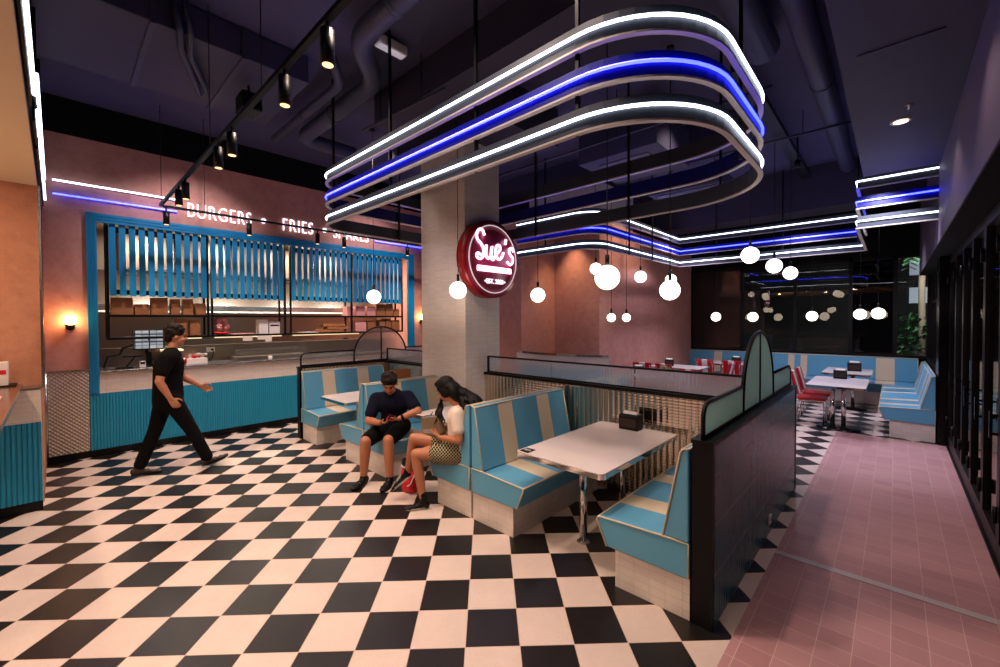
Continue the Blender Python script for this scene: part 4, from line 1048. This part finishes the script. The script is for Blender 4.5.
# PEOPLE_START
# ------------------------------------------------------------------ people
def V(*a): return Vector(a)
class Blob:
    """collects overlapping closed shells that a voxel remesh fuses into one continuous skin"""
    def __init__(s): s.b = MB()
    def limb(s, *pr, seg=14):
        for (p, r), (q, t) in zip(pr, pr[1:]):
            s.b.tube([p, q], [r, t], seg); s.b.sphere(q, t, seg, 10)
        s.b.sphere(pr[0][0], pr[0][1], seg, 10); return s
    def ball(s, c, r, sc=(1, 1, 1), rot=None):
        o = len(s.b.v); s.b.sphere((0, 0, 0), r, 18, 12, sc=sc)
        for i in range(o, len(s.b.v)):
            v = Vector(s.b.v[i])
            if rot is not None: v = rot @ v
            s.b.v[i] = tuple(v+Vector(c))
        return s
    def fuse(s, name, mat, voxel, parent=None, smooth=4, fac=.5):
        o = s.b.build(name+'_raw', mat)
        r = o.modifiers.new('r', 'REMESH'); r.mode = 'VOXEL'; r.voxel_size = voxel
        if smooth:
            k = o.modifiers.new('s', 'SMOOTH'); k.iterations = smooth; k.factor = fac
        dg = bpy.context.evaluated_depsgraph_get(); me = bpy.data.meshes.new_from_object(o.evaluated_get(dg))
        bpy.data.objects.remove(o)
        for p in me.polygons: p.use_smooth = True
        me.materials.clear(); me.materials.append(M[mat])
        n = bpy.data.objects.new(name, me); C.objects.link(n)
        if parent: n.parent = parent
        return n
def frame(fwd, up):
    f = Vector(fwd).normalized(); r = f.cross(Vector(up)).normalized(); u = r.cross(f)
    return Matrix(((r.x, f.x, u.x), (r.y, f.y, u.y), (r.z, f.z, u.z)))      # columns: right, forward, up
def head(b, c, R, s=1):
    """face looks along the frame's forward axis"""
    P = lambda x, y, z: Vector(c)+R @ (Vector((x, y, z))*s)
    b.ball(P(0, -.012, .03), .098*s, (.80, .98, .98), R)
    b.ball(P(0, .028, -.045), .07*s, (.86, .92, 1.0), R)
    b.ball(P(0, .055, -.085), .032*s, (1.05, .9, .8), R)
    b.limb((P(0, .085, .012), .012*s), (P(0, .108, -.022), .016*s)); b.ball(P(.012, .095, -.028), .011*s); b.ball(P(-.012, .095, -.028), .011*s)
    for k in (-1, 1):
        b.ball(P(k*.082, -.008, -.005), .026*s, (.45, .75, 1.15), R)
        b.ball(P(k*.04, .068, -.03), .026*s)
    b.ball(P(0, .080, .035), .03*s, (1.6, .5, .45), R)
    b.ball(P(0, .086, -.06), .018*s, (1.35, .7, .55), R)
    return P
def face_parts(body, P, R, s=1):
    m = MB()
    for k in (-1, 1):
        m.sphere(P(k*.033, .084, .008), .0085*s, 10, 8)
    m.build('eyes', 'eye', body)
    m = MB()
    for k in (-1, 1): m.tube([P(k*.016, .094, .032), P(k*.034, .092, .037), P(k*.054, .078, .031)], .0038*s, 6)
    m.build('eyebrows', 'hairb', body)
    m = MB(); m.tube([P(-.024, .092, -.060), P(0, .100, -.058), P(.024, .092, -.060)], .0055*s, 6); m.build('lips', 'lip', body)
def hand(b, w, d, n, side, curl=.5, s=1.0, spread=.12):
    """w wrist, d finger direction, n palm normal, side +1/-1 picks the thumb side"""
    w = Vector(w); d = Vector(d).normalized(); n = Vector(n); n = (n-d*n.dot(d)).normalized(); t = d.cross(n)*side
    K = []
    for i in range(4):
        k = w+d*(.088-.006*abs(i-1))*s+t*(.030-.020*i)*s; K.append(k)
        b.limb((w+t*(.016-.011*i)*s, .015*s), (k, .0125*s), seg=10)
    for i, L in enumerate((.074, .082, .077, .060)):
        a = curl*(.8+.12*i); p = K[i]; sp = t*(spread*(1.3-i)*.5)
        for seg_i, f in enumerate((.48, .30, .24)):
            ang = a*(seg_i+.6)
            q = p+((d+sp).normalized()*math.cos(ang)+n*math.sin(ang))*L*f*s
            b.limb((p, (.0098-.0010*seg_i)*s), (q, (.0090-.0011*seg_i)*s), seg=10); p = q
    p = w+d*.02*s+t*.024*s
    for v, L, r in ((d*.55+t*.75+n*.25, .045, .0135), (d*.85+t*.42+n*.35, .034, .0115), (d*.95+t*.1+n*.45, .026, .0098)):
        q = p+v.normalized()*L*s; b.limb((p, r*s), (q, r*.9*s), seg=10); p = q
def sole_shoe(name, mat, heel, toe, up, parent, w=.045, h=.075, ankle=None, toe_mat=None):
    heel = Vector(heel); toe = Vector(toe); f = (toe-heel).normalized(); u = Vector(up); u = (u-f*u.dot(f)).normalized(); r = f.cross(u); L = (toe-heel).length
    b = Blob()
    for t, ww, hh in ((.08, .80, 1.0), (.3, .82, 1.0), (.5, .9, .75), (.72, 1.05, .58), (.9, .85, .46)):
        b.ball(heel+f*L*t+u*h*hh*.5, 1, (w*ww, L*.14, h*hh*.5), Matrix(((r.x, f.x, u.x), (r.y, f.y, u.y), (r.z, f.z, u.z))))
    if ankle is not None: b.limb((heel+f*L*.16+u*h*.6, w*.85), (Vector(ankle), w*.88))
    o = b.fuse(name, mat, .008, parent, 3)
    # sole follows the foot outline
    m = MB(); n = 20; R_ = []
    for i in range(n):
        a = 2*PI*i/n; t = .5-.5*math.cos(a); ww = w*(1.02 if t > .4 else .85)*math.sin(a)*(1 if .1 < t < .95 else .9)
        R_.append(heel+f*L*(t*1.02-.01)+r*ww)
    vs = [p-u*.0 for p in R_]+[p+u*.018 for p in R_]
    m.add(vs, [tuple(range(n)), tuple(range(n, 2*n))]+[(i, (i+1) % n, (i+1) % n+n, i+n) for i in range(n)]); m.build('sole', toe_mat or 'black', o)
    return o
def hair_cap(name, mat, P, R, s, parent, blobs, voxel=.009):
    b = Blob()
    for x, y, z, r, sc in blobs: b.ball(P(x, y, z), r*s, sc, R)
    return b.fuse(name, mat, voxel, parent, 1, .4)
SHORT = [(0, -.022, .052, .108, (.84, .98, .88)), (0, -.07, .0, .07, (1.05, .75, 1.1)), (0, .045, .098, .055, (1.25, .8, .6)), (.05, .03, .09, .045, (.9, 1, .7)), (-.05, .03, .09, .045, (.9, 1, .7)),
         (.074, -.02, .04, .04, (.5, 1, 1)), (-.074, -.02, .04, .04, (.5, 1, 1))]
def tuft(seed, n, r, base):
    rnd = random.Random(seed); out = list(base)
    for k in range(n):
        a = rnd.uniform(0, 2*PI); e = rnd.uniform(.15, 1.35)
        x, y, z = .084*math.cos(a)*math.cos(e), -.02+.098*math.sin(a)*math.cos(e), .055+.095*math.sin(e)
        if y > .06 and z < .09: continue
        out.append((x, y, z, r*rnd.uniform(.8, 1.3), (1, 1, .8)))
    return out

# --- waiter walking towards the right
X0 = -6.35
b = Blob()
hc = V(X0, 1.0, 1.635); R = frame((.02, 1, -.10), (0, -.05, 1))
P = head(b, hc, R, .98)
b.limb((V(X0, .95, 1.42), .058), (V(X0, .975, 1.545), .052))
b.limb((V(X0, .915, .95), .13), (V(X0, .915, 1.12), .125), (V(X0, .925, 1.30), .135))
for k in (-1, 1): b.ball((X0+k*.085, .92, 1.32), .085, (1, .85, 1.05)); b.limb((V(X0+k*.04, .935, 1.43), .045), (V(X0+k*.175, .92, 1.39), .048))
sR, eR, wR = V(X0+.185, .885, 1.395), V(X0+.235, .80, 1.135), V(X0+.215, .905, .915)
b.limb((sR, .056), (eR, .042), (eR.lerp(wR, .3), .043), (wR, .027)); hand(b, wR, (.0, .55, -.9), (-1, .1, 0), 1, .55, .98)
sL, eL, wL = V(X0-.185, .975, 1.39), V(X0-.215, 1.09, 1.12), V(X0-.195, 1.27, .985)
b.limb((sL, .056), (eL, .042), (eL.lerp(wL, .3), .043), (wL, .027)); hand(b, wL, (.05, .85, -.5), (1, .0, -.2), -1, .6, .98)
hR, kR, aR = V(X0+.09, .925, .90), V(X0+.10, 1.115, .505), V(X0+.10, 1.275, .12)
hL, kL, aL = V(X0-.09, .90, .90), V(X0-.095, .80, .52), V(X0-.09, .655, .13)
for h_, k_, a_ in ((hR, kR, aR), (hL, kL, aL)): b.limb((h_, .085), (k_, .055), (a_, .038))
waiter = b.fuse('person', 'skin', .0075, None, 3)
tag(waiter, 'waiter in black t-shirt and black trousers walking past the serving counter', 'person')
face_parts(waiter, P, R, .98)
hair_cap('hair', 'hairb', P, R, .98, waiter, tuft(3, 46, .024, SHORT))
b = Blob()
b.limb((V(X0, .915, .93), .155), (V(X0, .915, 1.1), .147), (V(X0, .925, 1.28), .152))
b.ball((X0, .912, .95), .175, (1.02, .82, .55)); b.ball((X0, .945, 1.3), .165, (1.1, .82, .9)); b.ball((X0+.11, .935, 1.355), .10); b.ball((X0-.11, .945, 1.355), .10); b.ball((X0, .905, 1.33), .15, (1.15, .8, .8))
for k, s_, e_ in ((1, sR, eR), (-1, sL, eL)):
    b.limb((V(X0+k*.03, .955, 1.435), .078), (V(X0+k*.10, .95, 1.41), .090), (s_, .086), (s_.lerp(e_, .62), .068))
sh = b.fuse('shirt', 'blackcloth', .009, waiter, 5)
MB().tube([(X0+.052*math.cos(a*PI/8), .965+.052*math.sin(a*PI/8), 1.478-.018*math.sin(a*PI/8)) for a in range(16)], .010, 6, True).build('collar', 'blackcloth', sh)
lg = MB().sphere((X0+.075, 1.078, 1.335), .036, 16, 10, sc=(1, .35, 1)); lg.build('chest_logo', 'redbag', sh)
b = Blob(); b.limb((V(X0, .91, .94), .15), (V(X0, .912, .87), .155))
for h_, k_, a_ in ((hR, kR, aR), (hL, kL, aL)): b.limb((h_, .108), (h_.lerp(k_, .5), .090), (k_, .074), (k_.lerp(a_, .55), .068), (a_.lerp(k_, .03), .066))
b.fuse('trousers', 'blackcloth', .009, waiter, 5)
sole_shoe('shoe', 'shoe', (X0+.10, 1.225, .012), (X0+.10, 1.50, .085), (0, -.25, 1), waiter, .048, .08, aR)
sole_shoe('shoe', 'shoe', (X0-.09, .575, .03), (X0-.09, .85, .002), (0, .1, 1), waiter, .048, .08, aL)

# --- man sitting at the bench end, bent over his hands
b = Blob()
f2 = V(.70, -.71, 0); r2 = V(-.71, -.70, 0)
hip = V(-4.40, 2.80, .545)
neck = V(-4.305, 2.705, .965)
hc = V(-4.235, 2.635, 1.085); R = frame((.70, -.62, -.62), (.35, -.35, 1))
P = head(b, hc, R, .98)
b.limb((neck-V(0, 0, .03), .058), (hc-V(.03, -.03, .06), .052))
b.limb((hip+V(0, 0, .03), .135), (hip.lerp(neck, .5)+V(-.02, .02, 0), .13), (hip.lerp(neck, .78), .135))
sR = neck+r2*.185+V(0, 0, -.075)-f2*.01; sL = neck-r2*.185+V(0, 0, -.055)-f2*.01
for s_ in (sR, sL): b.limb((neck+V(0, 0, -.05), .055), (s_, .060))
eR = V(-4.40, 2.455, .665); wR = V(-4.17, 2.468, .675); eL = V(-3.975, 2.84, .775); wL = V(-4.045, 2.635, .715)
b.limb((sR, .058), (eR, .045), (eR.lerp(wR, .3), .046), (wR, .028)); b.limb((sL, .058), (eL, .045), (eL.lerp(wL, .3), .046), (wL, .028))
hand(b, wR, (.75, .35, .1), (.2, .3, .8), 1, .95, .95); hand(b, wL, (-.35, -.75, -.15), (-.2, .1, .9), -1, .9, .95)
hR = hip+r2*.095+V(0, 0, -.005); hL = hip-r2*.095+V(0, 0, -.005)
kR = V(-4.235, 2.325, .485); kL = V(-4.065, 2.505, .495); aR = V(-4.335, 2.385, .10); aL = V(-4.065, 2.53, .10)
aR = V(-4.285, 2.325, .10); aL = V(-4.045, 2.505, .10)
for h_, k_, a_ in ((hR, kR, aR), (hL, kL, aL)): b.limb((h_, .09), (k_, .060), (k_.lerp(a_, .3), .060), (a_, .040))
man = b.fuse('person', 'skinb', .0075, None, 3)
tag(man, 'man in navy t-shirt and black shorts sitting bent over his hands', 'person')
face_parts(man, P, R, .98); hair_cap('hair', 'hairb', P, R, .98, man, tuft(5, 30, .02, SHORT))
b = Blob()
b.limb((hip+V(0, 0, .02), .158), (hip.lerp(neck, .5)+V(-.02, .02, 0), .155), (hip.lerp(neck, .76), .158))
b.limb((hip.lerp(neck, .72)+r2*.09, .13), (hip.lerp(neck, .72)-r2*.09, .13))
for s_, e_ in ((sR, eR), (sL, eL)): b.limb((neck+V(0, 0, -.06), .072), (s_, .084), (s_.lerp(e_, .66), .074))
sh = b.fuse('shirt', 'navycloth', .009, man, 5)
b = Blob(); b.limb((hip, .165), (hip+V(0, 0, -.02), .165))
for h_, k_ in ((hR, kR), (hL, kL)): b.limb((h_, .105), (h_.lerp(k_, .5), .098), (h_.lerp(k_, .86), .086))
b.fuse('shorts', 'blackcloth', .009, man, 5)
for k_, a_, tip in ((kR, aR, V(-4.20, 2.155, 0)), (kL, aL, V(-3.93, 2.345, 0))):
    d_ = (tip-V(a_.x, a_.y, 0)).normalized()
    sole_shoe('shoe', 'black', V(a_.x, a_.y, .002)-d_*.055, V(a_.x, a_.y, .002)+d_*.21, (0, 0, 1), man, .048, .085, V(a_.x, a_.y, .085))
wt = Blob(); d_ = (wL-eL).normalized(); q = eL.lerp(wL, .86)
MB().cyl(q-d_*.014, q+d_*.014, .036, 18).build('watch', 'black', man)
ph = thing('phone', 'dark phone with a red cover in the seated man\'s hands', 'phone', (-4.075, 2.545, .735))
MB().box(-.035, .035, -.06, .06, 0, .009).build('body', 'redbag', ph, bevel=.003); MB().box(-.031, .031, -.055, .055, .009, .0105).build('display', 'black', ph); ph.rotation_euler = (.25, .3, .7)

# --- woman with crossed legs
b = Blob()
f3 = V(-.75, -.66, 0); l3 = V(.66, -.75, 0)
hip = V(-3.06, 2.70, .555); neck = V(-3.085, 2.69, .985)
hc = V(-3.215, 2.635, 1.13); R = frame((-.78, -.30, -.50), (-.3, -.1, 1))
P = head(b, hc, R, .93)
b.limb((neck, .048), (hc-V(-.03, 0, .05), .045))
b.limb((hip, .135), (hip.lerp(neck, .45), .105), (hip.lerp(neck, .75), .115))
sL = neck+l3*.165+V(0, 0, -.05); sR = neck-l3*.165+V(0, 0, -.05)
for s_ in (sL, sR): b.limb((neck+V(0, 0, -.05), .045), (s_, .050))
eL = V(-2.90, 2.525, .715); wL = V(-3.14, 2.50, .70); eR = V(-3.27, 2.80, .72); wR = V(-3.32, 2.60, .745)
b.limb((sL, .048), (eL, .038), (eL.lerp(wL, .3), .038), (wL, .024)); b.limb((sR, .048), (eR, .038), (wR, .024))
hand(b, wL, (-.85, -.05, .25), (.1, .3, 1), -1, .7, .88); hand(b, wR, (-.35, -.6, .1), (.2, -.1, -.9), 1, .7, .88)
hL = hip+l3*.085+V(0, 0, -.01); hR = hip-l3*.085+V(0, 0, .01)
kL = V(-3.355, 2.37, .525); aL = V(-3.295, 2.40, .12)            # planted leg
kR = V(-3.43, 2.405, .655); aR = V(-3.56, 2.42, .305)            # crossed over it
b.limb((hL, .088), (hL.lerp(kL, .5), .077), (kL, .054), (kL.lerp(aL, .28), .054), (aL, .035)); b.limb((hR, .088), (hR.lerp(kR, .5), .078), (kR, .055), (kR.lerp(aR, .28), .054), (aR, .035))
woman = b.fuse('person', 'skinb', .0075, None, 3)
tag(woman, 'woman with long dark hair in white top and plaid skirt sitting cross-legged', 'person')
face_parts(woman, P, R, .93)
b = Blob()
for x, y, z, r, sc in SHORT[:2]+[(0, .03, .10, .06, (1.2, 1, .6)), (.06, .0, .03, .05, (.6, 1.1, 1.4)), (-.06, .0, .03, .05, (.6, 1.1, 1.4)), (.074, -.01, -.02, .042, (.55, 1.2, 1.5)), (-.074, -.01, -.02, .042, (.55, 1.2, 1.5)), (0, -.09, -.06, .085, (1.15, .8, 1.4))]: b.ball(P(x, y, z), r*.95, sc, R)
rnd = random.Random(11)
for k in range(95):
    u = rnd.uniform(-1, 1); st = P(.08*u, -.05-.03*rnd.random(), .05*rnd.random()); en = neck+l3*(.17*u+.03)-f3*rnd.uniform(.07, .27)+V(0, 0, -rnd.uniform(-.06, .22))
    md = st.lerp(en, .5)-f3*.05+V(0, 0, .04*rnd.random()); pts = [st]
    for i in range(1, 9):
        t = i/8; q = st*(1-t)**2+md*2*t*(1-t)+en*t*t; q += l3*.013*math.sin(t*14+k)+V(0, 0, .010*math.cos(t*13+k*2)); pts.append(q)
    b.b.tube(pts, [.021]*5+[.019, .016, .012, .007], 7)
for k in range(7):
    st = P(.07+.008*(k % 2), .035+.008*k, .02); en = V(-3.235+.012*k, 2.50+.012*k, .80+.02*(k % 3)); pts = []
    for i in range(9):
        t = i/8; q = st.lerp(en, t)+f3*.02*math.sin(t*3); q += V(.010*math.sin(t*16+k), .010*math.cos(t*15+k), 0); pts.append(q)
    b.b.tube(pts, [.011]*7+[.008, .005], 7)
b.fuse('hair', 'hair', .008, woman, 1, .3)
b = Blob()
b.limb((hip+V(0, 0, .08), .142), (hip.lerp(neck, .45), .128), (hip.lerp(neck, .74), .132))
b.limb((hip.lerp(neck, .74)+l3*.07, .10), (hip.lerp(neck, .74)-l3*.07, .10))
for s_, e_ in ((sL, eL), (sR, eR)): b.limb((neck+V(0, 0, -.065), .06), (s_, .068), (s_.lerp(e_, .6), .062))
b.fuse('top', 'whitecloth', .009, woman, 5)
b = Blob(); b.limb((hip+V(0, 0, .06), .152), (hip, .165))
for h_, k_ in ((hL, kL), (hR, kR)): b.limb((h_, .112), (h_.lerp(k_, .5), .104))
b.fuse('skirt', 'plaid', .009, woman, 5)
d_ = V(-.62, -.78, 0).normalized()
sole_shoe('shoe', 'black', V(aL.x, aL.y, .002)-d_*.055, V(aL.x, aL.y, .002)+d_*.185, (0, 0, 1), woman, .042, .075, V(aL.x, aL.y, .15), 'greyshoe')
d2 = V(-.45, -.62, -.62).normalized()
sole_shoe('shoe', 'black', aR-d2*.04+V(0, 0, -.085), aR+d2*.19+V(0, 0, -.075), (-.5, -.3, .8), woman, .042, .075, aR+V(.005, 0, .03), 'greyshoe')
pu = thing('handbag', 'grey brown handbag held on the woman\'s lap', 'bag', (-3.30, 2.545, .685)); pu.rotation_euler = (0, -.15, .35)
m = MB(); m.prism([(-.10, 0), (.10, 0), (.115, .03), (.10, .16), (.085, .19), (-.085, .19), (-.10, .16), (-.115, .03)], 'y', -.045, .045); m.build('body', plain('taupe_leather', srgb(120, 100, 80), .5, var=.3, scale=20), pu, bevel=.012)
MB().box(-.09, .09, -.048, .048, .175, .195).build('zip_top', 'steel', pu, bevel=.004); MB().box(-.09, .06, -.049, -.045, .03, .07).build('patch', 'greyshoe', pu)
ph = thing('phone', 'black phone in the woman\'s hand above her handbag', 'phone', (-3.40, 2.56, .83)); ph.rotation_euler = (.2, -.95, .5)
MB().box(-.07, .07, -.036, .036, 0, .009).build('body', 'black', ph, bevel=.003); MB().box(-.064, .064, -.032, .032, .009, .0105).build('display', 'blacksheen', ph)
# red bag on the floor between them
rb_ = thing('tote_bag', 'red bag with dark drawstring top standing on the floor beside the woman\'s foot', 'bag', (-3.74, 2.56, 0))
b = Blob()
for z, r in ((.05, .11), (.12, .12), (.19, .115), (.25, .10)): b.ball((0, 0, z), r, (1.0, .72, .62))
o = b.fuse('body', 'redbag', .009, rb_, 3)
for k in o.data.vertices: k.co.z = max(k.co.z, .0)
m = MB(); m.lathe([(.085, .27), (.105, .30), (.09, .34), (.05, .335)], seg=18); o = m.build('collar', 'black', rb_); o.scale = (1, .75, 1)
MB().tube([(.09, .03, .26), (.12, -.03, .20), (.10, -.06, .12), (.06, -.07, .09)], .007, 6).tube([(.1*math.cos(a*PI/8), .072*math.sin(a*PI/8), .275) for a in range(16)], .008, 6, True).build('cord', 'paper', rb_)

# --- cook behind the pass, head bent, black cap
b = Blob(); hc = V(-8.92, 4.46, 1.29); R = frame((.30, -.5, -.75), (.3, -.4, .8))
P = head(b, hc, R, 1)
b.limb((V(-8.98, 4.62, 1.12), .056), (hc-V(0, -.04, .06), .052))
b.limb((V(-8.98, 4.80, .75), .14), (V(-8.98, 4.70, 1.0), .15))
for k in (-1, 1): b.limb((V(-8.98, 4.62, 1.10), .055), (V(-8.98+.19*k, 4.62, 1.04), .06), (V(-8.96+.24*k, 4.42, .86), .043), (V(-8.90+.14*k, 4.22, .98), .028)); hand(b, V(-8.90+.14*k, 4.22, .98), (.0, -.8, .1), (0, -.1, -1), k, .6)
for k in (-1, 1): b.limb((V(-8.98+.09*k, 4.80, .75), .10), (V(-8.98+.1*k, 4.78, .40), .06), (V(-8.98+.1*k, 4.82, .08), .04)); b.limb((V(-8.98+.1*k, 4.84, .035), .034), (V(-8.98+.1*k, 4.66, .03), .03))
cook = b.fuse('person', 'skin', .009, None, 3)
tag(cook, 'kitchen worker in a black cap bending down behind the counter', 'person')
face_parts(cook, P, R)
b = Blob(); b.ball(P(0, -.015, .06), .112, (.92, 1.02, .82), R); cp = b.fuse('cap', 'blackcloth', .009, cook, 2)
m = MB(); m.add([P(-.07, .075, .075), P(.07, .075, .075), P(.06, .17, .06), P(0, .19, .062), P(-.06, .17, .06), P(-.07, .075, .085), P(.07, .075, .085), P(.06, .17, .07), P(0, .19, .072), P(-.06, .17, .07)], [(0, 1, 2, 3, 4), (9, 8, 7, 6, 5), (0, 1, 6, 5), (1, 2, 7, 6), (2, 3, 8, 7), (3, 4, 9, 8), (4, 0, 5, 9)]).build('peak', 'blackcloth', cp)
m = MB().sphere(P(.078, .035, .085), .042, 14, 10, sc=(1, 1, 1)); m.build('badge', 'redbag', cp)
b = Blob(); b.limb((V(-8.98, 4.80, .72), .16), (V(-8.98, 4.70, 1.0), .172))
for k in (-1, 1): b.limb((V(-8.98, 4.62, 1.08), .07), (V(-8.98+.19*k, 4.62, 1.04), .08), (V(-8.97+.22*k, 4.5, .93), .062))
b.fuse('shirt', 'blackcloth', .01, cook, 4)
b = Blob(); b.limb((V(-8.98, 4.80, .78), .155), (V(-8.98, 4.80, .70), .16))
for k in (-1, 1): b.limb((V(-8.98+.09*k, 4.80, .75), .115), (V(-8.98+.1*k, 4.78, .40), .08), (V(-8.98+.1*k, 4.82, .10), .065))
b.fuse('trousers', 'blackcloth', .01, cook, 4)
# PEOPLE_END

# ------------------------------------------------------------------ lights
def area(loc, size, e, col, rot=(0, 0, 0), sy=None, shape='DISK'):
    l = bpy.data.lights.new('lamp', 'AREA'); l.energy = e; l.color = col; l.size = size; l.shape = shape
    if sy: l.shape = 'RECTANGLE'; l.size_y = sy
    o = bpy.data.objects.new('lamp', l); C.objects.link(o); o.location = loc; o.rotation_euler = rot; return o
def spot(loc, e, col, size=1.6, blend=.5, soft=.05, rot=(0, 0, 0)):
    l = bpy.data.lights.new('lamp', 'SPOT'); l.energy = e; l.color = col; l.spot_size = size; l.spot_blend = blend; l.shadow_soft_size = soft
    o = bpy.data.objects.new('lamp', l); C.objects.link(o); o.location = loc; o.rotation_euler = rot; return o
WARM = (1, .70, .44); SOFT = (1, .80, .66)
for x in (-5.2, -3.2, -1.4): area((x, -.9, 3.17), .16, 22, (1, .70, .48))
spot((-4.2, -1.4, 3.17), 240, (1, .70, .46), 1.9, .8, .08, (0, math.radians(-55), 0))
for x in (-4.6, -2.6): area((x, -2.6, 3.17), .16, 26, (1, .72, .52))
for x, y in ((-6.0, 1.9), (-4.2, 1.7), (-2.4, 1.6), (-1.7, 1.9)): spot((x, y, 4.6), 190, (1, .77, .64), 1.9, .6, .06)
for x, y in ((-5.7, 3.3), (-3.2, 3.2), (-1.7, 3.3), (-2.9, 5.6), (-1.7, 5.4)): spot((x, y, 4.6), 130, (1, .78, .70), 1.6, .6, .06)
for y, e in ((1.6, 16), (3.6, 26), (5.33, 28)): spot((.03, y, 3.60), e, (1, .74, .62), 2.0, .7, .05)
spot((-.15, 6.9, 3.58), 200, (.90, .86, 1), 1.6, .8, .06, (math.radians(24), 0, 0))  # added fill aimed at the corner bench front, no fixture there
for y in (1.3, 2.6, 3.9, 5.1): area((-9.0, y, 3.44), .4, 62, (1, .82, .62), shape='SQUARE')
spot((-4.75, 7.0, 3.7), 120, (1, .66, .38), 1.3, .9, .04)
for y in (8.2, 10.4): spot((-3.2, y, 4.3), 110, (1, .70, .52), 1.7, .8, .06, (0, math.radians(28), 0))
for y in (1.4, 2.9, 4.4): spot((-6.3, y, 4.5), 170, (.98, .88, .92), 1.3, .8, .05, (0, math.radians(38), 0))  # added wall wash brightening counter front and slats, no fixtures there
for x, y in ((-3.2, 9), (-1.3, 9.2), (-.6, 10.8)): spot((x, y, 3.85), 200, (.84, .80, 1), 2.0, .6, .08)
area((.75, 14.6, 3.4), .8, 200, (.92, 1, .96), (math.radians(40), 0, 0))
area((-4.9, -1.6, 1.25), .3, 26, (1, .68, .42), (PI, 0, 0))  # unseen upward fill, added to brighten the peach lobby ceiling
w = bpy.data.worlds.new('night'); SC.world = w; w.use_nodes = True
w.node_tree.nodes['Background'].inputs[0].default_value = (.30, .20, .38, 1); w.node_tree.nodes['Background'].inputs[1].default_value = .035

# ------------------------------------------------------------------ camera
cam = bpy.data.cameras.new('camera'); co = bpy.data.objects.new('camera', cam); C.objects.link(co)
R3 = ((0.72804697, 0.68551114, -0.00469926), (-0.68547361, 0.72788716, -0.01749911), (-0.0085753, 0.01596139, 0.99983584))
m = Matrix.Identity(4)
for i in range(3):
    m[i][0] = R3[0][i]; m[i][1] = R3[2][i]; m[i][2] = -R3[1][i]
m[2][3] = 1.81926
co.matrix_world = m
cam.sensor_width = 36; cam.lens = 36*418.43/1000; cam.shift_y = -6.23/1000; cam.clip_start = .02
SC.camera = co
SC.view_settings.view_transform = 'Standard'; SC.view_settings.look = 'None'; SC.view_settings.exposure = 0; SC.view_settings.gamma = 1
SC.view_settings.use_curve_mapping = False
SC.cycles.max_bounces = 8; SC.cycles.use_denoising = True; SC.cycles.sample_clamp_indirect = 6
